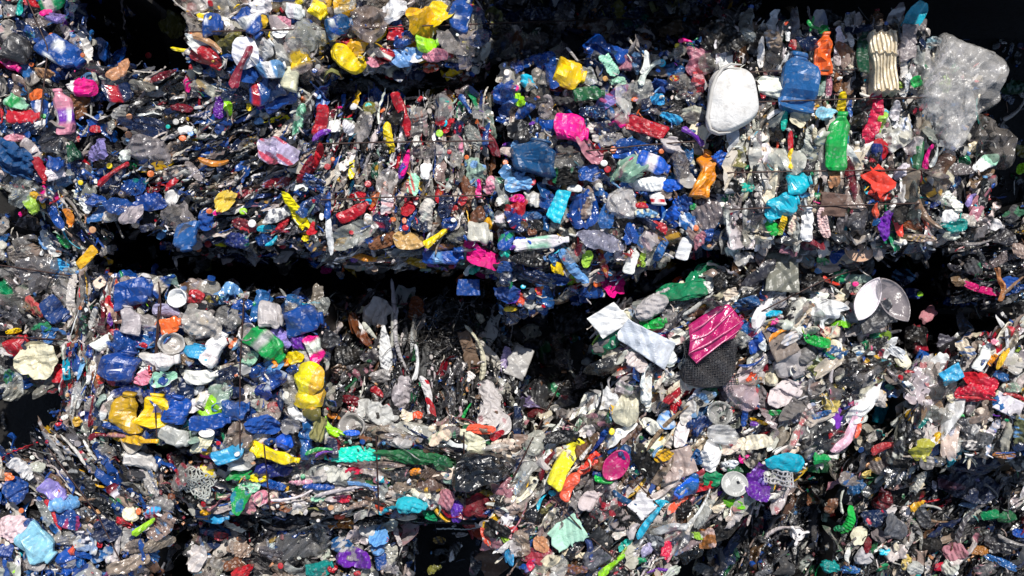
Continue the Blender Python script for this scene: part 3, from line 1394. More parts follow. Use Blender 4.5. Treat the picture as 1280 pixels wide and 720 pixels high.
# ------------------------------------------------------------------ materials
def nt(m):
    m.use_nodes = True
    t = m.node_tree; t.nodes.clear()
    return t
def crease_bump(t, strength, dist, s1, s2):
    N, K = t.nodes, t.links
    pos = N.new('ShaderNodeNewGeometry')
    def ridge(sc, det, dis):
        n = N.new('ShaderNodeTexNoise'); n.inputs['Scale'].default_value = sc; n.inputs['Detail'].default_value = det
        n.inputs['Distortion'].default_value = dis
        K.new(pos.outputs['Position'], n.inputs['Vector'])
        a = N.new('ShaderNodeMath'); a.operation = 'SUBTRACT'; a.inputs[1].default_value = .5; K.new(n.outputs['Fac'], a.inputs[0])
        b = N.new('ShaderNodeMath'); b.operation = 'ABSOLUTE'; K.new(a.outputs[0], b.inputs[0])
        return b
    a = ridge(s1, 2.0, 1.2); b = ridge(s2, 1.0, .6)
    m = N.new('ShaderNodeMath'); m.operation = 'MULTIPLY_ADD'; m.inputs[1].default_value = .35
    K.new(b.outputs[0], m.inputs[0]); K.new(a.outputs[0], m.inputs[2])
    bp = N.new('ShaderNodeBump'); bp.inputs['Strength'].default_value = strength; bp.inputs['Distance'].default_value = dist
    K.new(m.outputs[0], bp.inputs['Height'])
    return bp, pos
def piece_material(name, rough, spec, bump, clear=False, coat=0.0, dirt=.35, prints=.0, facet=.0):
    m = bpy.data.materials.new(name); t = nt(m); N, K = t.nodes, t.links
    out = N.new('ShaderNodeOutputMaterial'); p = N.new('ShaderNodeBsdfPrincipled')
    at_ = N.new('ShaderNodeAttribute'); at_.attribute_name = 'Col'
    bp, pos = crease_bump(t, bump, .03, 18, 60)
    # crinkle facets: every small cell of the skin is a flat face turned its own way
    last_n = bp.outputs[0]
    for sc_, k_ in ((20, facet), (58, facet * .28)):
        if not facet: break
        dn = N.new('ShaderNodeTexNoise'); dn.inputs['Scale'].default_value = sc_ * .7; dn.inputs['Detail'].default_value = 1
        K.new(pos.outputs['Position'], dn.inputs['Vector'])
        dm = N.new('ShaderNodeVectorMath'); dm.operation = 'MULTIPLY_ADD'; dm.inputs[1].default_value = (.6 / sc_,) * 3
        K.new(dn.outputs['Color'], dm.inputs[0]); K.new(pos.outputs['Position'], dm.inputs[2])
        vo = N.new('ShaderNodeTexVoronoi'); vo.inputs['Scale'].default_value = sc_; K.new(dm.outputs[0], vo.inputs['Vector'])
        sb = N.new('ShaderNodeVectorMath'); sb.operation = 'SUBTRACT'; sb.inputs[1].default_value = (.5, .5, .5); K.new(vo.outputs['Color'], sb.inputs[0])
        ad = N.new('ShaderNodeVectorMath'); ad.operation = 'MULTIPLY_ADD'; ad.inputs[1].default_value = (k_,) * 3
        K.new(sb.outputs[0], ad.inputs[0]); K.new(last_n, ad.inputs[2])
        nz = N.new('ShaderNodeVectorMath'); nz.operation = 'NORMALIZE'; K.new(ad.outputs[0], nz.inputs[0]); last_n = nz.outputs[0]
    K.new(last_n, p.inputs['Normal'])
    # grime of its own: broad patches where dust has settled
    n = N.new('ShaderNodeTexNoise'); n.inputs['Scale'].default_value = 14; n.inputs['Detail'].default_value = 5; n.inputs['Roughness'].default_value = .7
    K.new(pos.outputs['Position'], n.inputs['Vector'])
    r = N.new('ShaderNodeMapRange'); r.inputs[1].default_value = .48; r.inputs[2].default_value = .75; r.inputs[3].default_value = 0; r.inputs[4].default_value = dirt
    K.new(n.outputs['Fac'], r.inputs[0])
    mx = N.new('ShaderNodeMix'); mx.data_type = 'RGBA'; mx.inputs[7].default_value = (.13, .11, .09, 1)
    K.new(r.outputs[0], mx.inputs[0]); K.new(at_.outputs['Color'], mx.inputs[6])
    last = mx.outputs[2]
    if prints:      # small printed patches: scattered cells lighter or darker than the body
        v = N.new('ShaderNodeTexVoronoi'); v.inputs['Scale'].default_value = 85; K.new(pos.outputs['Position'], v.inputs['Vector'])
        s = N.new('ShaderNodeSeparateColor'); K.new(v.outputs['Color'], s.inputs[0])
        g = N.new('ShaderNodeMath'); g.operation = 'GREATER_THAN'; g.inputs[1].default_value = .86; K.new(s.outputs[0], g.inputs[0])
        q = N.new('ShaderNodeMath'); q.operation = 'MULTIPLY'; q.inputs[1].default_value = prints; K.new(g.outputs[0], q.inputs[0])
        m2 = N.new('ShaderNodeMix'); m2.data_type = 'RGBA'
        cr = N.new('ShaderNodeMapRange'); K.new(s.outputs[1], cr.inputs[0]); cr.inputs[3].default_value = .02; cr.inputs[4].default_value = .7
        K.new(q.outputs[0], m2.inputs[0]); K.new(last, m2.inputs[6]); K.new(cr.outputs[0], m2.inputs[7]); last = m2.outputs[2]
    K.new(last, p.inputs['Base Color'])
    rr = N.new('ShaderNodeMapRange'); rr.inputs[3].default_value = rough * .7; rr.inputs[4].default_value = min(1, rough * 1.9)
    K.new(n.outputs['Fac'], rr.inputs[0]); K.new(rr.outputs[0], p.inputs['Roughness'])
    p.inputs['Specular IOR Level'].default_value = spec
    p.inputs['Coat Weight'].default_value = coat; p.inputs['Coat Roughness'].default_value = .2
    if clear:
        tr = N.new('ShaderNodeBsdfTransparent'); ms = N.new('ShaderNodeMixShader')
        K.new(at_.outputs['Alpha'], ms.inputs[0]); K.new(tr.outputs[0], ms.inputs[1]); K.new(p.outputs[0], ms.inputs[2])
        K.new(ms.outputs[0], out.inputs[0])
    else:
        K.new(p.outputs[0], out.inputs[0])
    return m
MATS = [piece_material('clear_film', .2, .9, .22, True, .35, .2, 0, .55),
        piece_material('crushed_plastic', .3, .55, .22, False, .15, .42, .2, .36),
        piece_material('dull_plastic_and_paper', .6, .3, .3, False, 0, .45, .12, .15),
        piece_material('smooth_hard_plastic', .38, .5, .06, False, 0, .22, 0, 0)]
FILM, PLAS, DULL, HARD = 0, 1, 2, 3
def plain_material(name, c1, c2, scale, rough, bump=.6):
    m = bpy.data.materials.new(name); t = nt(m); N, K = t.nodes, t.links
    out = N.new('ShaderNodeOutputMaterial'); p = N.new('ShaderNodeBsdfPrincipled'); K.new(p.outputs[0], out.inputs[0])
    bp, pos = crease_bump(t, bump, .04, scale, scale * 4); K.new(bp.outputs[0], p.inputs['Normal'])
    n = N.new('ShaderNodeTexNoise'); n.inputs['Scale'].default_value = scale; n.inputs['Detail'].default_value = 6
    K.new(pos.outputs['Position'], n.inputs['Vector'])
    mx = N.new('ShaderNodeMix'); mx.data_type = 'RGBA'; mx.inputs[6].default_value = (*c1, 1); mx.inputs[7].default_value = (*c2, 1)
    K.new(n.outputs['Fac'], mx.inputs[0]); K.new(mx.outputs[2], p.inputs['Base Color'])
    p.inputs['Roughness'].default_value = rough
    return m
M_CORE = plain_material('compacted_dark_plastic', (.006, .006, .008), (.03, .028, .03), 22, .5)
M_GROUND = plain_material('yard_ground', (.006, .0055, .005), (.018, .016, .014), 7, .95)
M_WIRE = plain_material('rusty_wire', (.06, .02, .012), (.02, .012, .01), 60, .55, .1)
M_TIMBER = plain_material('timber', (.25, .17, .10), (.14, .09, .05), 30, .8, .2)

# ------------------------------------------------------------------ mesh pieces: V (n,3), F (m,4), C (n,4), material
_grid = {}
def gridfaces(a, b, wrap=False):
    k = (a, b, wrap)
    if k not in _grid:
        i, j = np.meshgrid(np.arange(a - 1), np.arange(b if wrap else b - 1), indexing='ij')
        j2 = (j + 1) % b
        _grid[k] = np.stack([i * b + j, (i + 1) * b + j, (i + 1) * b + j2, i * b + j2], -1).reshape(-1, 4)
    return _grid[k]
def tri(x): return np.abs((x / PI) % 2 - 1) * 2 - 1
def crumple(V, amp, wl, n=5, side=.35, along=None):
    P = V.copy(); warp = R.uniform(.2, .9)
    for i in range(n):
        k = R.normal(size=3); k[2] *= .5
        if along is not None: k = np.array([k[0] * .25, k[1], k[2] * .3]) if along else k
        k /= np.linalg.norm(k) + 1e-9
        f = 2 * PI / (wl * R.uniform(.45, 1.5))
        d = tri(P @ k * f + R.uniform(0, 6.28) + warp * np.sin(P @ R.normal(size=3) * 1.5 / wl)) * amp * R.uniform(.4, 1) / math.sqrt(n) * 1.3
        V[:, 2] += d
        V[:, 0] += d * R.uniform(-side, side); V[:, 1] += d * R.uniform(-side, side)
    return V
def pleat(V, m, slope, nf, ang=None, wob=.12):
    # irregular sharp folds running across one direction
    ang = R.uniform(0, PI) if ang is None else ang
    t_ = V[:, 0] * math.cos(ang) + V[:, 1] * math.sin(ang); u_ = -V[:, 0] * math.sin(ang) + V[:, 1] * math.cos(ang)
    t_ = t_ + wob * m * np.sin(u_ / m * R.uniform(1, 4) + R.uniform(0, 6)) + u_ * R.uniform(-.25, .25)
    lo, hi = t_.min() - 1e-4, t_.max() + 1e-4
    kn = np.sort(np.concatenate([[lo, hi], R.uniform(lo, hi, nf)]))
    dz = np.diff(kn) * slope * R.uniform(.5, 1.5, len(kn) - 1) * np.where(np.arange(len(kn) - 1) % 2, 1, -1)
    h = np.concatenate([[0], np.cumsum(dz)]); h -= h.mean()
    V[:, 2] += np.interp(t_, kn, h)
    return V
def res(L, W, q=1.0):
    px = .0060 / q
    return int(np.clip(L / px, 6, 44)), int(np.clip(W / px, 5, 40))
def outline_poly(poly):
    P = np.array(poly); c = (P.max(0) + P.min(0)) / 2; P = P - c
    A = np.roll(P, -1, 0)
    def Rf(th):
        d = np.stack([np.cos(th), np.sin(th)], -1)
        best = np.zeros(len(th))
        for p, q in zip(P, A):
            e = q - p
            den = d[:, 0] * e[1] - d[:, 1] * e[0]
            den = np.where(np.abs(den) < 1e-9, 1e-9, den)
            t_ = (p[0] * e[1] - p[1] * e[0]) / den
            s_ = (p[0] * d[:, 1] - p[1] * d[:, 0]) / den
            ok = (t_ > 0) & (s_ >= -1e-6) & (s_ <= 1 + 1e-6)
            best = np.where(ok, np.maximum(best, t_), best)
        return best
    return Rf, c
def chaikin(P, n=2):
    P = np.array(P, float)
    for _ in range(n):
        Q = np.roll(P, -1, 0); P = np.stack([P * .75 + Q * .25, P * .25 + Q * .75], 1).reshape(-1, 2)
    return P
def g_patch(L, W, c, c2=None, mat=PLAS, dome=.25, am=.16, sq=None, rough_edge=.13, poly=None, q=1.0, folds=False, tuck=None, wl=None, ncr=5, pl=0, fang=None, jag=False):
    a, b = res(L, W, q)
    x, y = np.meshgrid(np.linspace(-1, 1, a), np.linspace(-1, 1, b), indexing='ij')
    x, y = x.ravel(), y.ravel()
    s = np.maximum(np.abs(x), np.abs(y)); th = np.arctan2(y, x)
    if poly is not None:
        rr = poly(th); X, Y = s * rr * np.cos(th), s * rr * np.sin(th)
    else:
        p = R.uniform(2.0, 3.0) if sq is None else sq
        ct, st = np.abs(np.cos(th)), np.abs(np.sin(th))
        rr = (ct ** p + st ** p) ** (-1 / p)
        n_ = 1 + sum(rough_edge / (k ** .5) * R.uniform(-1, 1) * np.cos(k * th + R.uniform(0, 6.28)) for k in range(2, 8))
        if sq is None and R.rand() < .75:      # torn, cornered outline
            kv = R.randint(5, 9); av = np.sort((np.arange(kv) + R.uniform(-.32, .32, kv)) * 2 * PI / kv) - PI
            rv = R.uniform(.62, 1.18, kv)
            n_ = np.interp(th, np.concatenate([av - 2 * PI, av, av + 2 * PI]), np.tile(rv, 3))
        ux, uy = s * rr * np.cos(th) * n_, s * rr * np.sin(th) * n_
        X, Y = ux * L / 2, uy * W / 2
    m = min(L, W)
    dz = dome * m
    tk = (R.choice([.0, .05, .1, .2]) * m if tuck is None else tuck)
    e0 = .8 if tuck is None else .93
    Z = dz * (1 - s ** 2) - tk * np.maximum(0, s - e0) / (1 - e0)
    bx, by_ = R.normal(0, .35, 2); Z = Z + (bx * np.abs(X / L) * m + by_ * np.abs(Y) * .6 if poly is None and sq is None else 0)
    V = np.stack([X, Y, Z], -1)
    if jag: 
        kj = R.randint(11, 24); aj = np.sort(R.uniform(-PI, PI, kj)); rj = R.uniform(-.13, .07, kj)     # torn edge
        e_ = np.maximum(0, s - .55) / .45 * m * np.interp(th, np.concatenate([aj - 2 * PI, aj, aj + 2 * PI]), np.tile(rj, 3))
        V[:, 0] += e_ * np.cos(th); V[:, 1] += e_ * np.sin(th)
    if pl:
        V = pleat(V, m, pl, max(2, int(R.uniform(2.5, 5.5) * (.7 + m / .3))), fang)
        V = pleat(V, m, pl * .5, R.randint(2, 5), None if fang is None else fang + R.normal(PI / 2, .4))
    if am > 0:
        V = crumple(V, am * m * .5, (wl or m * .75), ncr, .5, True if folds else None)
    C = np.tile(c, (len(V), 1))
    if not NOPRINT_LIGHT[0] and c2 is None and mat != HARD and poly is None and R.rand() < .42:     # uneven patch of another tone: wrapper print, also painted highlights and darks
        c3 = rgba(['w', 'w', 'w2', 'nb', 'r2', 'b3', 'k', 'y2', 'lb', 'gw', 'gn4', 'cr', 'pk2'][R.randint(13)]); c3[3] = c[3]
        mxx = R.uniform(.35, .95); f = sum(np.sin(V[:, 0] / m * R.normal() * 7 + V[:, 1] / m * R.normal() * 7 + R.uniform(0, 6)) for _ in range(3))
        C[f > R.uniform(.5, 1.6)] = c * (1 - mxx) + c3 * mxx
    if c2 is not None:
        k = R.normal(size=2); k /= np.linalg.norm(k)
        f = (V[:, :2] @ k) / m * R.uniform(2, 4) + R.uniform(-1, 1) + .5 * np.sin(V[:, 0] / m * 5)
        C[f > .4] = c2
    if mat == FILM: C[:, 3] = np.clip(C[:, 3] * (1 + .22 * np.sin(V[:, 0] / m * 6 + R.uniform(0, 6)) * np.sin(V[:, 1] / m * 7)), 0, 1)
    return V, gridfaces(a, b), C, mat
def g_bottle(L, W, c, c2=None, cap=None, mat=PLAS, T=None, label=None, segs=14, rings=15, with_cap=True, blocky=False):
    T = (T * .8) if T else W * R.uniform(.2, .42)
    xs = np.array([0, .0, .04, .1, .2, .3, .4, .5, .6, .7, .78, .85, .90, .93, .93, 1.0, 1.0])
    nk = .42 if blocky else .34
    rs = np.array([0, .7, .95, 1, 1, .96, 1, .97, 1, 1, .9, .62, nk, nk, nk * 1.12, nk * 1.1, 0])
    n = len(xs)
    th = np.linspace(0, 2 * PI, segs, endpoint=False)
    p = 3.2 if blocky else 2.3
    cx = np.sign(np.cos(th)) * np.abs(np.cos(th)) ** (2 / p); cz = np.sign(np.sin(th)) * np.abs(np.sin(th)) ** (2 / p)
    X = np.repeat((xs - .5) * L, segs).reshape(n, segs)
    Tn = np.where(rs < .5, np.maximum(T / W, .8), T / W)
    Y = rs[:, None] * cx[None] * W / 2; Z = (rs * Tn)[:, None] * cz[None] * W / 2
    bend = R.uniform(-.25, .25) * W
    Y = Y + bend * np.sin(PI * xs)[:, None] + (xs[:, None] - .5) * R.uniform(-.3, .3) * W
    V = np.stack([X, Y, Z], -1).reshape(-1, 3)
    keep = np.repeat(xs > .86, segs)
    V0 = V.copy()
    V = crumple(V, W * R.uniform(.10, .2), W * .9, 4, .6)
    V = pleat(V, W, R.uniform(.2, .55), R.randint(3, 7), R.normal(0, .6))
    V[keep] = V0[keep] + (V[keep] - V0[keep]) * .12
    C = np.tile(c, (len(V), 1))
    if label is not None:
        a0 = R.uniform(.15, .3); a1 = a0 + R.uniform(.2, .4); q = np.repeat((xs > a0) & (xs < a1), segs); C[q] = label
        if R.rand() < .5 and c2 is not None:
            q2 = q & (np.sin(V[:, 1] / W * 9) > .4); C[q2] = c2
    capm = np.repeat(np.arange(n) >= 14, segs)
    if cap is not None: C[capm] = cap
    return V, gridfaces(n, segs, True), C, mat
def lathe(prof, segs, c, mat, sx=1, sy=1, crum=0, wl=.05):
    th = np.linspace(0, 2 * PI, segs, endpoint=False)
    V = np.array([[r * np.cos(t) * sx, r * np.sin(t) * sy, z] for r, z in prof for t in th])
    if crum: V = crumple(V, crum, wl, 4, .8)
    return V, gridfaces(len(prof), segs, True), np.tile(c, (len(V), 1)), mat
def g_tub(L, W, c, mat=PLAS):
    r = .5 * L; h = .55 * L
    pr = [(0.0, -h), (.6 * r, -h), (.72 * r, -h * .9), (.9 * r, -.08 * r), (.95 * r, 0), (1.0 * r, .0), (1.0 * r, .03 * r), (.93 * r, .05 * r), (.84 * r, 0), (.66 * r, -h * .45), (.5 * r, -h * .5), (.2 * r, -h * .47), (0, -h * .48)]
    return lathe(pr, 26, c, mat, 1, W / L, (.09 if W > .2 else .045) * L, L * .55)
def g_cap(L, W, c, mat=PLAS):
    r = L / 2; h = max(.25 * r, .004)
    return lathe([(r, -h), (r, h * .8), (.9 * r, h), (.5 * r, h), (0, h)], 12, c, mat, 1, W / L)
def g_lid(L, W, c, mat=PLAS, wing=False):
    pr = [(1.0, -.03), (1.02, .0), (1.0, .035), (.93, .035), (.88, .0), (.6, .01), (.3, .025), (.0, .03)]
    V, F, C, m = lathe([(r * L / 2, z * L) for r, z in pr], 36, c, mat, 1, W / L, .012 * L, L * .6)
    if wing:
        u = V[:, 0] / (L / 2); V[:, 1] *= np.clip(1 - np.abs(u) ** 2.2, .0, 1) ** .35 * 1.05; V[:, 2] += .1 * L * u ** 2
    return V, F, C, m
def g_strip(L, W, c, mat=PLAS, c2=None):
    a = int(np.clip(L / .009, 6, 34)); b = 4
    x, y = np.meshgrid(np.linspace(-.5, .5, a), np.linspace(-.5, .5, b), indexing='ij'); x, y = x.ravel(), y.ravel()
    k = R.uniform(-.16, .16); w = R.uniform(.5, 1.1)
    wd = W * (.75 + .25 * np.cos(x * 5 * w + R.uniform(0, 3))) * np.clip((.5 - np.abs(x)) * 12 + .35, .35, 1)
    V = np.stack([x * L, y * wd + k * L * (x * x * 4 - .5), .12 * W * np.sin(x * 9 + R.uniform(0, 6)) + .3 * W * (1 - 4 * y * y) + R.uniform(-.1, .1) * L * x], -1)
    V = crumple(V, .16 * W, W * 1.2, 3, .3)
    C = np.tile(c, (len(V), 1))
    return V, gridfaces(a, b), C, mat
def box(lx, ly, lz, c, cen=(0, 0, 0), rot=0.0, mat=PLAS):
    V = np.array([[x, y, z] for x in (-.5, .5) for y in (-.5, .5) for z in (-.5, .5)]) * [lx, ly, lz]
    cs, sn = math.cos(rot), math.sin(rot)
    V = np.stack([V[:, 0] * cs - V[:, 1] * sn, V[:, 0] * sn + V[:, 1] * cs, V[:, 2]], -1) + cen
    F = np.array([[0, 1, 3, 2], [4, 6, 7, 5], [0, 4, 5, 1], [2, 3, 7, 6], [0, 2, 6, 4], [1, 5, 7, 3]])
    return V, F, np.tile(c, (8, 1)), mat
def join(ps):
    o = 0; Vs, Fs, Cs, Ms = [], [], [], []
    for V, F, C, m in ps:
        Vs.append(V); Fs.append(F + o); Cs.append(C); Ms.append(np.full(len(F), m) if np.isscalar(m) else m); o += len(V)
    return np.concatenate(Vs), np.concatenate(Fs), np.concatenate(Cs), np.concatenate(Ms)
def tube(pts, r, c, mat=PLAS, segs=4):
    pts = np.asarray(pts, float); d = np.gradient(pts, axis=0); d /= np.linalg.norm(d, axis=1)[:, None] + 1e-9
    up = np.array([0.13, .21, 1.0]); s = np.cross(d, up); s /= np.linalg.norm(s, axis=1)[:, None] + 1e-9; t_ = np.cross(s, d)
    th = np.linspace(0, 2 * PI, segs, endpoint=False)
    rr = np.full(len(pts), r) if np.isscalar(r) else np.asarray(r)
    V = pts[:, None] + rr[:, None, None] * (np.cos(th)[None, :, None] * s[:, None] + np.sin(th)[None, :, None] * t_[:, None])
    return V.reshape(-1, 3), gridfaces(len(pts), segs, True), np.tile(c, (len(pts) * segs, 1)), mat
def g_net(L, W, c, n=7, wob=.06, th=.0042):
    ps = []; m = max(3, int(n * W / L))
    fz = lambda x, y: .25 * W * (1 - (2 * x / L) ** 2) * .5 + .03 * math.sin(x * 40 + y * 30)
    for i in range(n + 1):
        x = -L / 2 + L * i / n
        ps.append(tube([(x + wob * W * math.sin(3 * k + i), W * (k / 8 - .5), fz(x, W * (k / 8 - .5))) for k in range(9)], th, c))
    for j in range(m + 1):
        y = -W / 2 + W * j / m
        ps.append(tube([(L * (k / 8 - .5), y + wob * W * math.sin(2 * k + j), fz(L * (k / 8 - .5), y) + .003) for k in range(9)], th, c))
    return join(ps)
def g_crate(L, W, c):
    a, b = 40, 46
    x, y = np.meshgrid(np.linspace(-.5, .5, a), np.linspace(-.5, .5, b), indexing='ij'); x, y = x.ravel(), y.ravel()
    ribs = (np.abs((y * 7) % 1 - .5) < .24) * .012
    lip = ((np.abs(x - .12) < .02) | (np.abs(x) > .465) | (np.abs(y) > .47)) * .016
    Z = ribs + lip - .10 * np.maximum(0, np.abs(y) * 2 - .93) / .07 - .10 * np.maximum(0, np.abs(x) * 2 - .97) / .03 + .012 * np.sin(x * 9 + y * 4)
    V = np.stack([x * L + .006 * np.sin(y * 20), y * W * (1 + .08 * np.sin(x * 6)), Z], -1)
    return V, gridfaces(a, b), np.tile(c, (len(V), 1)), PLAS
def g_hub(L, W, c):
    r = W * .42
    ps = [lathe([(.2 * r, .03), (.45 * r, .035), (.5 * r, .01), (.9 * r, .0), (1.0 * r, .02), (1.02 * r, -.02)], 24, c, PLAS)]
    for k in range(3):
        a = k * 2.1 + .4
        ps.append(tube([(math.cos(a) * d, math.sin(a) * d, .02 + .03 * d) for d in np.linspace(.2 * r, L * .5, 7)], np.array([.012, .012, .011, .009, .009, .012, .006]), c, PLAS, 6))
    return join(ps)
def g_tangle(L, W, c, n=170):
    ps = []
    for i in range(n):
        p = np.array([R.uniform(-.5, .5) * L, R.uniform(-.5, .5) * W, R.uniform(-.12, .05)])
        d = R.normal(size=3) * [1.0, .8, .35]; d /= np.linalg.norm(d)
        pts = [p.copy()]; st = R.uniform(.012, .03)
        bnd = R.normal(size=3) * .35
        for k in range(8):
            d = d + bnd * .5 + R.normal(size=3) * .18; d[2] *= .8; d /= np.linalg.norm(d); p = p + d * st; pts.append(p.copy())
        cc = c if R.rand() < .88 else np.append(LIN['g'] * R.uniform(.3, .8), 1)
        ps.append(tube(pts, R.uniform(.0012, .0026), cc, PLAS, 3))
    return join(ps)

SMOOTH = {k: True for k in ('bottle_cap', 'cap', 'rim', 'film_fold', 'baling_wire', 'container_cover', 'plastic_basin', 'plastic_pot', 'crease')}
NOPRINT_LIGHT = [False]
def new_mesh(name, piece):
    V, F, C, M = piece
    me = bpy.data.meshes.new(name)
    nv, nf = len(V), len(F)
    me.vertices.add(nv); me.vertices.foreach_set('co', np.ascontiguousarray(V, np.float32).ravel())
    me.loops.add(nf * 4); me.loops.foreach_set('vertex_index', np.ascontiguousarray(F, np.int32).ravel())
    me.polygons.add(nf); me.polygons.foreach_set('loop_start', np.arange(0, nf * 4, 4, dtype=np.int32))
    me.polygons.foreach_set('use_smooth', np.full(nf, SMOOTH.get(name, False)))
    if np.isscalar(M):
        me.materials.append(MATS[M])
    else:
        for m in MATS: me.materials.append(m)
        me.polygons.foreach_set('material_index', np.asarray(M, np.int32))
    me.update(calc_edges=True)
    ca = me.attributes.new('Col', 'FLOAT_COLOR', 'POINT'); ca.data.foreach_set('color', np.ascontiguousarray(C, np.float32).ravel())
    return me
def frame(p, ax, ay, az):
    M = np.eye(4); M[:3, 0] = ax; M[:3, 1] = ay; M[:3, 2] = az; M[:3, 3] = p
    return M
def link(name, piece, M, parent=None, ploc=None):
    o = bpy.data.objects.new(name, new_mesh(name, piece))
    Mx = M.copy()
    if parent is not None and ploc is not None: Mx[:3, 3] -= ploc
    o.matrix_basis = Matrix(Mx.tolist())
    if parent is not None: o.parent = parent
    col.objects.link(o)
    return o
def link_piece(name, piece, M, parent, ploc, bottle):
    if not bottle: return link(name, piece, M, parent, ploc)
    V, F, C, m = piece; sg = len(V) // 17
    isc = F.min(1) >= 13 * sg
    o = link(name, (V, F[~isc], C, m), M, parent, ploc)
    cV = V[13 * sg:]; cen = cV.mean(0); Mc = np.eye(4); Mc[:3, 3] = cen
    link('cap', (cV - cen, F[isc] - 13 * sg, C[13 * sg:], PLAS), Mc, o)
    return o
def xform(piece, M):
    V, F, C, m = piece
    return V @ M[:3, :3].T + M[:3, 3], F, C, m

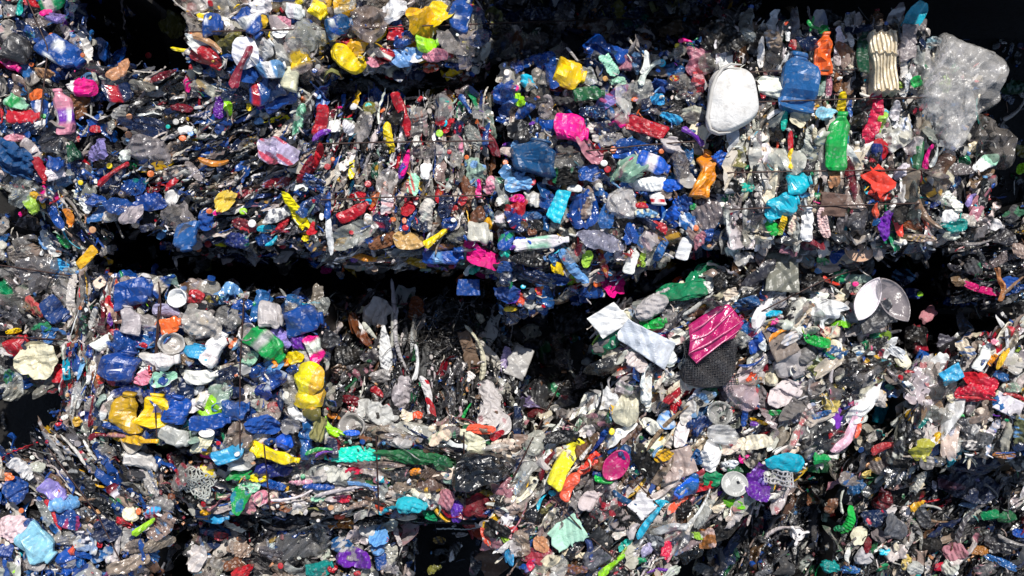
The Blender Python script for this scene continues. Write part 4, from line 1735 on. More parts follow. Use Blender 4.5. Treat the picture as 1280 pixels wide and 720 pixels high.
# ------------------------------------------------------------------ the bales: faces as quads (u, v, z), clockwise from top left
# face: corners, style, layer angle(s), piece length px, px area per piece, palette
BALES = [
 dict(label='compressed bale of blue bottles at the top corner beside the black gap', faces=[
   ([(-90,-90,.12),(78,-90,.12),(122,140,.12),(-90,170,.12)], 'lie', (0,0), 34, 190, PB)]),
 dict(label='bale of blue and clear bottles with a leaning strip of bottles on its corner', faces=[
   ([(-90,165,.1),(130,140,.15),(212,292,.2),(20,245,.05)], 'lie', (20,30), 30, 170, PB),
   ([(12,238,.08),(80,240,.12),(135,300,.1),(98,345,-.2)], 'lay', (-55,-60), 26, 80, PC)]),
 dict(label='dark bale of thin slanting layers between the blue bottle bales', faces=[
   ([(125,80,.22),(385,112,.30),(405,305,.26),(205,292,.12)], 'lay', (14,34), 30, 62, PL),
   ([(205,290,.12),(405,303,.26),(400,322,-.1),(210,320,-.15)], 'lie', (0,0), 24, 190, PD)]),
 dict(label='bale of clear bottles with bright yellow bags at the top edge', faces=[
   ([(235,-90,.5),(605,-90,.5),(600,66,.46),(236,86,.42)], 'lie', (0,0), 38, 230, PY),
   ([(236,84,.42),(420,80,.44),(372,158,.26),(244,118,.22)], 'lie', (0,0), 30, 180, PB),
   ([(400,82,.42),(600,64,.46),(592,100,.1),(410,106,.0)], 'lie', (0,0), 28, 200, PG)]),
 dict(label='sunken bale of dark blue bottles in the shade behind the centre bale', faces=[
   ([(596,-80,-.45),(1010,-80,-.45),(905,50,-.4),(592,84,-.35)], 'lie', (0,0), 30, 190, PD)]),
 dict(label='bale of colourful upright layers with a magenta cloth at its foot', faces=[
   ([(385,122,.30),(612,120,.30),(612,303,.28),(402,303,.26)], 'lay', (62,95), 26, 60, PC),
   ([(402,301,.26),(617,301,.28),(624,338,.10),(408,331,.08)], 'lay', (4,-4), 30, 60, PC)]),
 dict(label='centre bale of blue and clear bottles between the layered bale and the white bale', faces=[
   ([(629,82,.30),(884,46,.32),(900,292,.30),(630,340,.28)], 'lie', (-15,-30), 28, 150, PB),
   ([(624,338,.28),(906,290,.30),(780,352,.08),(640,392,.08)], 'lie', (10,20), 24, 120, PB)]),
 dict(label='wired bale of white and hard plastics with a big clear film on its corner', faces=[
   ([(888,30,.36),(1152,28,.36),(1165,298,.36),(912,300,.36)], 'lay', (86,92), 36, 85, PW),
   ([(1150,32,.36),(1232,100,.18),(1238,288,.12),(1163,298,.36)], 'lie', (60,60), 32, 120, PW),
   ([(912,298,.36),(1164,297,.36),(1158,312,.1),(926,312,.2)], 'lay', (5,0), 26, 80, PK)]),
 dict(label='bale of dusty clear bottles at the picture edge beside the layered strip', faces=[
   ([(-90,252,-.2),(112,318,-.15),(76,488,-.1),(-90,476,-.1)], 'lie', (20,20), 34, 190, PG)]),
 dict(label='bale of bright bottles with white and yellow containers and a layered flank', faces=[
   ([(98,352,.0),(150,346,.16),(131,545,.14),(72,526,.0)], 'lay', (84,82), 34, 52, PC),
   ([(148,346,.16),(408,380,.14),(402,580,.08),(126,546,.14)], 'lie', (0,0), 34, 190, PB)]),
 dict(label='low bale of black film and wires beside the deep pit', faces=[
   ([(400,372,-.5),(640,378,-.5),(650,535,-.12),(396,540,-.06)], 'lay', (60,95), 34, 80, PK),
   ([(630,378,-.8),(748,378,-.8),(752,505,-.7),(645,530,-.7)], 'lie', (60,95), 34, 170, PK)]),
 dict(label='long bale of flat horizontal layers with turquoise and green pieces', faces=[
   ([(236,558,.02),(640,528,.0),(646,640,-.08),(248,636,-.05)], 'lay', (3,-6), 36, 62, PT),
   ([(248,634,-.05),(646,638,-.08),(640,660,-.35),(250,655,-.3)], 'lay', (0,-6), 30, 90, PK)]),
 dict(label='bale of slanting dark layers and blue bottles in the lower corner', faces=[
   ([(-60,600,.05),(78,529,.1),(240,590,.08),(196,672,.05)], 'lay', (-38,-52), 34, 58, PL),
   ([(-90,612,.05),(196,668,.05),(172,830,.05),(-90,830,.05)], 'lie', (-40,-40), 34, 170, PB)]),
 dict(label='smoky dark bottle bale at the bottom edge', faces=[
   ([(240,655,-.32),(503,652,-.32),(512,830,-.32),(236,830,-.32)], 'lie', (0,0), 32, 180, PG)]),
 dict(label='large diagonal bale of white and mixed plastics across the centre', faces=[
   ([(744,405,.10),(900,335,.20),(1006,384,.2),(795,480,.12)], 'lay', (32,38), 38, 100, PW),
   ([(792,476,.12),(1006,384,.2),(1094,498,.0),(990,606,.02)], 'lay', (35,45), 36, 95, PW),
   ([(652,560,.05),(800,472,.12),(998,606,.02),(842,700,.0)], 'lay', (46,54), 34, 75, PT),
   ([(602,668,-.02),(656,556,.05),(846,700,.02),(800,830,.0)], 'lay', (50,55), 32, 75, PT)]),
 dict(label='pale heap bale with white paper and winged lids on dark film', faces=[
   ([(912,306,.26),(1070,312,.1),(1150,498,-.12),(1020,440,.12)], 'lie', (20,20), 34, 120, PW)]),
 dict(label='loose bale topped by a red tray and a white carton', faces=[
   ([(1150,468,-.3),(1290,395,-.22),(1350,560,-.3),(1112,582,-.35)], 'lay', (70,60), 34, 95, PW)]),
 dict(label='far dark bale with a magenta strip at the picture edge', faces=[
   ([(1186,290,-.35),(1350,235,-.3),(1350,405,-.4),(1205,372,-.45)], 'lay', (15,20), 32, 90, PK)]),
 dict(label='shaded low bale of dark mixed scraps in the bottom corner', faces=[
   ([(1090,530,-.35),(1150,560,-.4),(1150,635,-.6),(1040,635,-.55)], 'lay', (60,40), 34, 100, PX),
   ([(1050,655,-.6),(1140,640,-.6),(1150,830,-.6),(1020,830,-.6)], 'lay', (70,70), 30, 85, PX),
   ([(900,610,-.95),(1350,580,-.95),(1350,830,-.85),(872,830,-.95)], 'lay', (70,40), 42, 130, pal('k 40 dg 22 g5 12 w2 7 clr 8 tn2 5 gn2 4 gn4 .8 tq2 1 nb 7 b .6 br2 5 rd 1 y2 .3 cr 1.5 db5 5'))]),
 # unseen bales added beyond the frame to shade the top of the picture
 dict(label='unseen outer bale added beyond the top edge to shade the black gap', out=True, faces=[
   ([(60,-300,.5),(330,-300,.5),(330,-98,.5),(60,-98,.5)], 'lie', (0,0), 60, 1600, PG)]),
 dict(label='tall unseen outer bale added beyond the top edge to shade the sunken bale', out=True, faces=[
   ([(640,-330,1.0),(2000,-330,1.0),(2000,-105,1.0),(640,-105,1.0)], 'lie', (0,0), 60, 1600, PG)]),
]
def quad_pt(q, s, t_):
    a, b, c, d = q
    top = a + (b - a) * s; bot = d + (c - d) * s
    return top + (bot - top) * t_
def in_quad_z(q, u, v):
    a, b, c, d = q
    for T in ((a, b, c), (a, c, d)):
        d1 = (T[1][1] - T[2][1]) * (T[0][0] - T[2][0]) + (T[2][0] - T[1][0]) * (T[0][1] - T[2][1])
        if abs(d1) < 1e-6: continue
        l1 = ((T[1][1] - T[2][1]) * (u - T[2][0]) + (T[2][0] - T[1][0]) * (v - T[2][1])) / d1
        l2 = ((T[2][1] - T[0][1]) * (u - T[2][0]) + (T[0][0] - T[2][0]) * (v - T[2][1])) / d1
        l3 = 1 - l1 - l2
        if min(l1, l2, l3) >= -.02: return l1 * T[0][2] + l2 * T[1][2] + l3 * T[2][2]
    return None
for b in BALES:
    b['q'] = [[np.array(c, float) for c in f[0]] for f in b['faces']]
    b['pieces'] = []      # (area, name, piece, M)
def surface(u, v):
    best = None
    for i, b in enumerate(BALES):
        for q in b['q']:
            z = in_quad_z(q, u, v)
            if z is not None and (best is None or z > best[0]): best = (z, i)
    return best

# ------------------------------------------------------------------ salient pieces
def gs(k, L): return 1.0 if k in ('cap', 'tangle', 'net', 'crate', 'hub') else (1.0 if k == 'sheet' else 1.16)
feats = []
for (ox, oy), txt in FEATS.items():
    for ln in txt.strip().splitlines():
        body, _, lab = ln.partition('|')
        tk = body.split()
        if not tk: continue
        X, Y, L, W, ang = map(float, tk[1:6])
        feats.append(dict(kind=tk[0], u=ox + X / 3, v=oy + Y / 3, L=L / 3 * gs(tk[0], L), W=W / 3 * gs(tk[0], L), a=math.radians(ang), c=tk[6], c2=tk[7] if len(tk) > 7 else None, label=lab.strip()))
KINDS = [('cloth','folded_cloth','cloth'),('netting','plastic_netting','netting'),('net ','plastic_netting','netting'),('grid','plastic_grid','grid'),('basket','plastic_basket','basket'),
 ('crate','plastic_crate','crate'),('tangle','wire_tangle','wires'),('bottle neck','bottle_neck','bottle'),('bottle','crushed_bottle','bottle'),('canister','crushed_canister','canister'),
 ('drum','crushed_drum','drum'),('bucket','crushed_bucket','bucket'),('lid','container_cover','lid'),('disc','plastic_disc','disc'),('pot','plastic_pot','pot'),('jar','plastic_jar','jar'),
 ('bowl','crushed_bowl','bowl'),('cup','crushed_cup','cup'),('food tub','food_tub','tub'),('tub','plastic_tub','tub'),('container','crushed_container','container'),('carton','crushed_carton','carton'),
 ('tray','plastic_tray','tray'),('box','crushed_box','box'),('sack','plastic_sack','sack'),('bag','plastic_bag','bag'),('wrapper','plastic_wrapper','wrapper'),('foil','crinkled_foil','foil'),
 ('tube','ribbed_tube','tube'),('stick','thin_stick','stick'),('timber','timber_offcut','timber'),('rod','bent_rod','rod'),('rim','curved_band','band'),('bar','plastic_bar','bar'),
 ('ribbon','plastic_ribbon','ribbon'),('strip','plastic_strip','strip'),('streamer','film_streamer','film'),('board','flat_board','board'),('panel','rigid_sheet','panel'),('slab','flat_slab','slab'),
 ('card','crumpled_card','card'),('paper','crumpled_paper','paper'),('sheet','plastic_sheet','sheet'),('film','plastic_film','film'),('wheel','wheel_part','wheel'),('shard','plastic_shard','shard'),
 ('fabric','torn_fabric','fabric'),('end','bottle_end','bottle'),('scrap','plastic_scrap','scrap')]
def kind_of(lab):
    import re
    head = re.split(r'\b(?:beside|beneath|above|below|under|on|in|at|over|with|near|between|next|lying|standing|leaning|across|against|along|crossing|half|pressed|tucked|hanging|topping|topped|poking|from|behind|running|spread|stretched|filled|to|low|upright in|draped)\b', lab)[0]
    for pool in (head, lab):
        best = None
        for k, n, c in KINDS:
            p = pool.rfind(k)
            if p >= 0 and (best is None or p + len(k) > best[0]): best = (p + len(k), n, c)
        if best: return best[1], best[2]
    return 'plastic_scrap', 'scrap'
DEF = dict(bag='crumpled_scrap', film='clear_film_scrap', btl='crushed_bottle', jug='crushed_container', sheet='flat_scrap', lid='container_cover', lidc='container_cover', tub='crushed_tub',
           cap='bottle_cap', strip='plastic_strip', cloth='folded_cloth', net='plastic_netting')
mask2 = np.zeros((400, 720), np.uint8)
mask = np.zeros((400, 720), np.uint8)          # half resolution map of where salient pieces lie (offset 40)
def mark(u, v, L, W, a, lab=False):
    n = max(3, int(L / 2)); m = max(3, int(W / 2)); cs, sn = math.cos(a), math.sin(a)
    for i in range(n):
        for j in range(m):
            x = (i / (n - 1) - .5) * L * .8; y = (j / (m - 1) - .5) * W * .8
            U = int((u + x * cs - y * sn + 40) / 2); Vv = int((v - x * sn - y * cs + 40) / 2)
            if not (0 <= U < 720 and 0 <= Vv < 400): continue
            mask[Vv, U] = 1
            if lab: mask2[Vv, U] = 1
TAGGED = []
def tag(o, label, cat, group=None):
    o['label'] = label; o['category'] = cat
    if group: o['group'] = group
def glow(a, name):  # alpha for translucent things
    return {'clr': .45, 'gw': .55, 'g': .6, 'g4': .7, 'gw2': .6, 'w': .85, 'w2': .72, 'mint': .7, 'mint2': .7, 'lv': .75}.get(name, .9)
def col_of(name, alpha=False): return rgba(name, glow(0, name) if alpha else 1)
def make_piece(f, m, lab):
    L, W, k, c2 = f['L'] * m, f['W'] * m, f['kind'], f['c2']
    big = f['L'] * f['W'] > 700
    if k == 'bag' and (' bottle' in lab or 'canister' in lab): k = 'jug'
    cc2 = col_of(c2) if c2 else None
    if k == 'bag':
        film = f['c'] in CLEAR or (f['c'] in ('w2', 'b', 'nb', 'b3', 'mint2', 'lv', 'tn2') and R.rand() < .5)
        return g_patch(L, W, col_of(f['c'], film), cc2, FILM if film else (PLAS if R.rand() < .75 else DULL), R.uniform(.0, .14), R.uniform(.08, .2), q=1.2, wl=min(L, W) * .4, ncr=6, pl=R.uniform(.35, .85), jag=R.rand() < .4)
    if k == 'film': return g_patch(L, W, col_of(f['c'], True), cc2, FILM, R.uniform(.0, .15), .14, q=1.3, wl=min(L, W) * .35, ncr=7, pl=R.uniform(.4, .9), jag=R.rand() < .4)
    if k == 'btl': return g_bottle(L, W, col_of(f['c'], True), None, col_of(c2 or 'w'), FILM, label=col_of(['b', 'r', 'w', 'nb', 'gn4'][R.randint(5)]) if R.rand() < .4 else None)
    if k == 'jug': return g_bottle(L, W, col_of(f['c']), col_of('w'), None, PLAS, T=W * .6, label=cc2, blocky=True, segs=18)
    if k == 'sheet':
        cs_ = [(sx * L / 2 * R.uniform(.78, 1.08), sy * W / 2 * R.uniform(.78, 1.08)) for sx, sy in ((1, 1), (-1, 1), (-1, -1), (1, -1))]
        cs_.insert(2, (-L / 2 * R.uniform(.85, 1.1), R.uniform(-.2, .2) * W))
        return g_patch(L, W, col_of(f['c']), None, DULL if R.rand() < .6 else PLAS, .0, .08, poly=outline_poly(cs_)[0], tuck=.004, q=1.3, wl=min(L, W) * .5, ncr=4, pl=R.uniform(.2, .42), jag=R.rand() < .5)
    if k == 'flatsheet': return g_patch(L, W, col_of(f['c']), None, DULL if R.rand() < .5 else HARD, .0, .05, sq=12, rough_edge=.04, tuck=.004, q=1.2, wl=min(L, W) * .6, ncr=4, pl=R.uniform(.08, .22))
    if k == 'cloth': return g_patch(L, W, col_of(f['c']), cc2, DULL, .1, .12, sq=3, rough_edge=.14, q=1.3, wl=W * .4, ncr=6, pl=.8, fang=PI / 2)
    if k == 'tub' and f['c'] in ('y', 'ol'): return g_patch(L, W, col_of(f['c']), col_of('y2'), PLAS, .25, .12, sq=2.2, rough_edge=.06, q=1.4, pl=.4)
    if k == 'tub': return g_tub(L, W, col_of(f['c'], f['c'] in CLEAR or f['c'] == 'w2'), FILM if f['c'] in CLEAR or f['c'] == 'w2' else PLAS)
    if k == 'cap': return g_cap(L, W, col_of(f['c'])) if max(L, W) < .042 else g_patch(L, W, col_of(f['c']), None, PLAS, .12, .4, q=1.3)
    if k in ('lid', 'lidc'): return g_lid(L, W, col_of(f['c'], k == 'lidc'), FILM if k == 'lidc' else PLAS, 'wing' in lab)
    if k == 'strip': return g_strip(L, W, col_of(f['c']), PLAS)
    if k == 'net': return g_net(L, W, col_of(f['c']))
    if k == 'crate': return g_crate(L, W, col_of(f['c']))
    if k == 'hub': return g_hub(L, W, col_of(f['c']))
    if k == 'tangle': return g_tangle(L, W, col_of(f['c']))
    raise KeyError(k)
def k_is_bottle(f, lab): return f['kind'] in ('btl', 'jug') or (' bottle' in lab or 'canister' in lab)
LIFT = dict(bag=.03, film=.03, btl=.03, jug=.04, sheet=.05, lid=.07, lidc=.07, tub=.06, cap=.045, strip=.055, cloth=.05, net=.06, crate=.07, hub=.08, tangle=.06)
top_objs = []
for f in feats:
    s = surface(f['u'], f['v'])
    if s is None:
        # the deep gaps: a piece lodged between the nearest bales
        s = (-.75, min(range(len(BALES) - 2), key=lambda i: min(abs(q[:, 0].mean() - f['u']) + abs(q[:, 1].mean() - f['v']) for q in map(np.array, BALES[i]['q']))))
    z = s[0] + LIFT[f['kind']] + R.uniform(-.012, .02)
    lab = f['label']
    if lab: z += .012
    if 'over the dark' in lab or 'wing' in lab: z = max(z, .16)
    if f['kind'] in ('bag', 'film', 'btl', 'jug'): z += .10 * min(f['L'], f['W']) * (H - z) / FPX
    m = (H - z) / FPX
    NOPRINT_LIGHT[0] = bool(lab) and f['kind'] in ('sheet', 'bag', 'cloth') and R.rand() < .8
    piece = make_piece(f, m, lab); NOPRINT_LIGHT[0] = False
    ca, sa = math.cos(f['a']), math.sin(f['a'])
    tx, ty = R.normal(0, .13, 2)
    if f['kind'] in ('sheet', 'crate', 'tangle', 'net'): tx, ty = R.normal(0, .06, 2)
    if f['kind'] in ('tub',): tx, ty = R.normal(0, .25, 2)
    Rm = np.array(Matrix.Rotation(f['a'], 3, 'Z') @ Matrix.Rotation(tx, 3, 'X') @ Matrix.Rotation(ty, 3, 'Y'))
    M = np.eye(4); M[:3, :3] = Rm; M[:3, 3] = at(f['u'], f['v'], z)
    mark(f['u'], f['v'], f['L'], f['W'], f['a'], bool(lab))
    if lab:
        name, cat = kind_of(lab)
        o = link_piece(name, piece, M, None, None, len(piece[0]) % 17 == 0 and f['kind'] in ('btl', 'jug', 'bag') and k_is_bottle(f, lab))
        if 'timber' in lab or 'wooden' in lab:
            o.data.materials.clear(); o.data.materials.append(M_TIMBER)
        tag(o, lab, cat); top_objs.append(o)
    else:
        BALES[s[1]]['pieces'].append((1e3 + f['L'] * f['W'], DEF[f['kind']], piece, M, f['kind'] in ('btl', 'jug')))

# ------------------------------------------------------------------ large distinctive shapes traced at their own place
def poly_thing(name, cat, label, pts, z, c, mat=PLAS, dome=.15, am=.25, wl=.1, ncr=6, tuck=.03, q=1.0, folds=False, rot=0.0, c2=None, pl=0, fang=None):
    P = np.array([at(u, v, z)[:2] for u, v in pts])
    if name != 'plastic_bag': P = chaikin(P)
    Rf, cen = outline_poly(P)
    L, W = P[:, 0].ptp() if hasattr(P[:, 0], 'ptp') else np.ptp(P[:, 0]), np.ptp(P[:, 1])
    pc = g_patch(L, W, c, c2, mat, dome, am, poly=Rf, q=q, tuck=tuck, wl=wl, ncr=ncr, folds=folds, pl=pl, fang=fang)
    if rot:     # fold direction: crumple was made along x, so spin the noise by rebuilding in a turned frame
        pass
    M = np.eye(4); M[:3, 3] = (cen[0], cen[1], z)
    o = link(name, pc, M); tag(o, label, cat); top_objs.append(o)
    cu, cv = np.mean([p[0] for p in pts]), np.mean([p[1] for p in pts])
    mark(cu, cv, np.ptp([p[0] for p in pts]) * .85, np.ptp([p[1] for p in pts]) * .85, 0, True)
    return o, cen
T = lambda ox, oy, s: [(ox + float(a) / 3, oy + float(b) / 3) for a, b in (p.split(',') for p in s.split())]
o, cen = poly_thing('plastic_basin', 'basin', 'big white crushed basin with a curled rim on the edge of the white bale',
    T(640, 0, '742,330 752,280 790,244 865,236 912,270 930,340 938,405 915,440 880,468 810,505 750,498 728,462 736,400'), .50, np.append(LIN['w'] * .9, 1), DULL, .15, .09, .30, 4, .06, pl=.10, fang=.5)
rim = [at(640 + x / 3, y / 3, .512) for x, y in ((862, 243), (820, 240), (790, 256), (766, 290), (752, 330), (742, 390), (732, 440), (745, 486), (775, 500), (820, 496))]
rp = tube(rim, np.array([.003, .007, .009, .011, .012, .011, .010, .008, .006, .003]), rgba('w2'), HARD, 8)
Mo = np.array(o.matrix_basis); link('rim', (rp[0] - Mo[:3, 3], rp[1], rp[2], rp[3]), np.eye(4), o)
fc = rgba('gw', .5); fc[:] = (.62, .60, .58, .34)
o, cen = poly_thing('plastic_film', 'film', 'very large crumpled clear film bunched on the white bale corner',
    T(960, 0, '655,120 700,105 760,150 850,180 905,235 870,320 862,400 800,420 770,470 740,530 690,570 650,545 672,500 640,480 600,420 572,370 588,320 585,270 620,220 648,180'), .46, fc, FILM, .15, .12, .10, 8, .04, 2.0, pl=.5)
Mo = np.array(o.matrix_basis)
def gathered(pts, knot, z, c, nf):
    P = np.array([at(u, v, z)[:2] for u, v in pts]); P = chaikin(P, 1); Rf, cen = outline_poly(P)
    kx = at(*knot, z)[:2] - cen
    V, F, C, m = g_patch(np.ptp(P[:, 0]), np.ptp(P[:, 1]), c, None, FILM, .12, 0, poly=Rf, tuck=.05, q=2.2)
    d = V[:, :2] - kx; r = np.hypot(d[:, 0], d[:, 1]); th = np.arctan2(d[:, 1], d[:, 0])
    for k in range(4):
        V[:, 2] += tri(th * R.randint(nf // 2, nf) + R.uniform(0, 6) + 2.2 * np.sin(r * R.uniform(8, 22) + R.uniform(0, 6))) * np.minimum(r, .14) * R.uniform(.03, .075)
    V[:, 2] += .05 * np.exp(-(r / .05) ** 2)
    V = pleat(V, .2, .3, 8); V = crumple(V, .010, .06, 6, .5)
    return (V, F, C, m), cen
for pts_, kn, zz, nf in ((T(960, 0, '690,130 760,150 850,185 900,240 855,330 760,360 700,420 640,440 600,390 600,300 650,220'), (960 + 735 / 3, 320 / 3), .545, 15),
                     (T(960, 0, '590,330 680,300 760,330 800,400 740,470 690,560 650,540 640,480 600,420'), (960 + 700 / 3, 380 / 3), .53, 12),
                     (T(960, 0, '700,300 760,330 800,420 770,520 700,580 665,550 720,520 750,440'), (960 + 735 / 3, 330 / 3), .56, 9)):
    pc, ce = gathered(pts_, kn, zz, np.append([.74, .72, .70], .27), nf)
    Mk = np.eye(4); Mk[:3, 3] = np.array([ce[0], ce[1], zz]) - Mo[:3, 3]
    link('film_fold', pc, Mk, o)
poly_thing('plastic_film', 'film', 'dark translucent film tail hanging below the very large clear film',
    T(960, 0, '800,400 860,470 930,480 945,540 930,610 860,640 800,590 780,500'), .2, rgba('g', .5), FILM, .15, .35, .12, 7, .04)
poly_thing('plastic_bag', 'bag', 'magenta folded bag with bright creases above the black mesh tray',
    T(640, 240, '665,500 770,430 815,420 868,490 830,550 780,570 695,645 660,610 668,560'), .31, rgba('mg2'), FILM, .02, .05, .13, 5, .01, 1.8, pl=.3, fang=math.radians(125))
o_m = top_objs[-1]
for pts_ in ([(676, 520), (720, 495), (800, 428)], [(668, 560), (740, 530), (835, 440)], [(664, 605), (750, 560), (862, 485)], [(690, 640), (760, 585), (850, 520)]):
    P3 = np.array([at(640 + x / 3, 240 + y / 3, .335) for x, y in pts_]); tt = np.linspace(0, 1, 14)
    P3 = np.stack([np.interp(tt, np.linspace(0, 1, 3), P3[:, i]) for i in range(3)], -1); P3[:, :2] += .003 * np.sin(tt * 13)[:, None]
    link('crease', tube(P3, .0034 * np.sin(tt * 3 + .08) + .0008, np.append(LIN['pk'] * [1.2, .9, 1.1], 1), FILM, 6), np.eye(4), o_m, np.array(o_m.location))
poly_thing('mesh_tray', 'tray', 'black mesh tray under the magenta folded bag',
    T(640, 240, '690,590 780,545 845,520 842,650 835,700 790,735 700,740 636,715 632,655'), .21, rgba('dg'), DULL, .06, .10, .3, 3, .05)
cc = at(640 + 745 / 3, 240 + 640 / 3, .245)
nn = g_net(.27, .24, np.append(LIN['g5'] * .8, 1), 22, .01, .0018)
Mn = np.eye(4); Mn[:3, :3] = np.array(Matrix.Rotation(.05, 3, 'Z')); Mn[:3, 3] = cc
o_t = top_objs[-1]; link('mesh', nn, Mn, o_t, np.array(o_t.location))
poly_thing('plastic_bag', 'bag', 'large black glossy bag folded over the dark hollow',
    T(320, 480, '745,290 800,255 880,262 960,280 978,300 930,350 850,385 790,410 738,405 733,350'), .13, np.append(LIN['k'] * 1.1, 1), FILM, .12, .16, .12, 6, .06, 1.6, pl=.5, fang=math.radians(110))

# ------------------------------------------------------------------ filler pieces of every bale
def pick(p): return p[0][R.choice(len(p[0]), p=p[1])]
def filler(size, palette, style):
    r = R.rand()
    c = pick(palette); m = (H - .1) / FPX
    L = size * R.uniform(.55, 1.35) * m
    if style == 'lie':
        if r < .40:
            W = L * R.uniform(.32, .6); cap = rgba(['w', 'w', 'b', 'tn', 'r', 'gw', 'lb', 'b'][R.randint(8)])
            lab = col_of(pick(palette)) if R.rand() < .35 else None
            if c in ('w', 'w2', 'y', 'y2', 'r', 'k', 'mg', 'or', 'br') or R.rand() < .12: return 'crushed_bottle', g_bottle(L, W, col_of(c), None, cap, PLAS, label=lab, segs=12), L * W
            return 'crushed_bottle', g_bottle(L, W, col_of(c, True), None, cap, FILM, label=lab, segs=12), L * W
        if r < .78:
            L *= 1.1; W = L * R.uniform(.3, .85); fl = R.rand() < .55
            return 'crumpled_scrap', g_patch(L, W, col_of(c, fl), None, FILM if fl else (PLAS if R.rand() < .7 else DULL), R.uniform(.0, .12), R.uniform(.1, .25), pl=R.uniform(.4, 1.0), jag=R.rand() < .5), L * W
        if r < .84:
            s_ = R.uniform(5, 9) * m; return 'bottle_cap', g_cap(s_, s_ * R.uniform(.7, 1), rgba(['w', 'w2', 'w2', 'b', 'tn', 'r2', 'b3', 'tn', 'g', 'tn4'][R.randint(10)])), s_ * s_
        return 'plastic_strip', g_strip(L * 1.2, L * R.uniform(.08, .2), col_of(c)), L * L * .12
    if r < .55:
        W = L * R.uniform(.18, .5) * (1.5 if palette is PW or palette is PT else 1); fl = R.rand() < .45
        return 'flattened_scrap', g_patch(L * 1.25, W, col_of(c, fl), None, FILM if fl else (PLAS if R.rand() < .65 else DULL), R.uniform(.0, .2), .2, wl=W, pl=R.uniform(.4, .9), fang=PI / 2 + R.normal(0, .15), jag=R.rand() < .5), L * W
    if r < .74:
        W = L * R.uniform(.25, .45); lab = col_of(pick(palette)) if R.rand() < .3 else None
        return 'crushed_bottle', g_bottle(L, W, col_of(c, True), None, rgba(['w', 'b', 'tn', 'rd'][R.randint(4)]), FILM, T=W * .35, label=lab, segs=10), L * W
    if r < .93: return 'plastic_strip', g_strip(L * 1.3, L * R.uniform(.06, .18), col_of(c), PLAS), L * L * .12
    s_ = R.uniform(4, 8) * m; return 'bottle_cap', g_cap(s_, s_ * .8, rgba(['w', 'w2', 'b', 'tn', 'rd', 'g'][R.randint(6)])), s_ * s_
def face_frame(q, s, t_):
    P = [at(*c) for c in q]
    p = quad_pt(P, s, t_)
    a = quad_pt(P, min(s + .05, 1.05), t_) - quad_pt(P, s - .05, t_); b = quad_pt(P, s, t_ - .05) - quad_pt(P, s, t_ + .05)
    n = np.cross(a, b); n /= np.linalg.norm(n) + 1e-9
    if n[2] < 0: n = -n
    return p, n
def orient(n, ang, style, open_=False):
    d = np.array([math.cos(ang), math.sin(ang), 0]); d -= n * d.dot(n); d /= np.linalg.norm(d)
    e = np.cross(n, d)
    if style == 'lie':
        ta, tb = R.normal(0, .34, 2)
        Rm = np.stack([d, e, n], -1) @ np.array(Matrix.Rotation(ta, 3, 'X') @ Matrix.Rotation(tb, 3, 'Y'))
    else:               # pressed layers stand on edge
        ta = R.choice([-1, 1]) * (R.uniform(.05, 1.0) if open_ else R.uniform(.5, 1.35)); tb = R.normal(0, .16)
        Rm = np.stack([d, e, n], -1) @ np.array(Matrix.Rotation(ta, 3, 'X') @ Matrix.Rotation(tb, 3, 'Y'))
    return Rm
def quad_area(q):
    x = [c[0] for c in q]; y = [c[1] for c in q]
    return abs(sum(x[i] * y[(i + 1) % 4] - x[(i + 1) % 4] * y[i] for i in range(4))) / 2
def masked2(u, v):
    U, Vv = int((u + 40) / 2), int((v + 40) / 2)
    return 0 <= U < 720 and 0 <= Vv < 400 and mask2[Vv, U]
def masked(u, v):
    U, Vv = int((u + 40) / 2), int((v + 40) / 2)
    return 0 <= U < 720 and 0 <= Vv < 400 and mask[Vv, U]
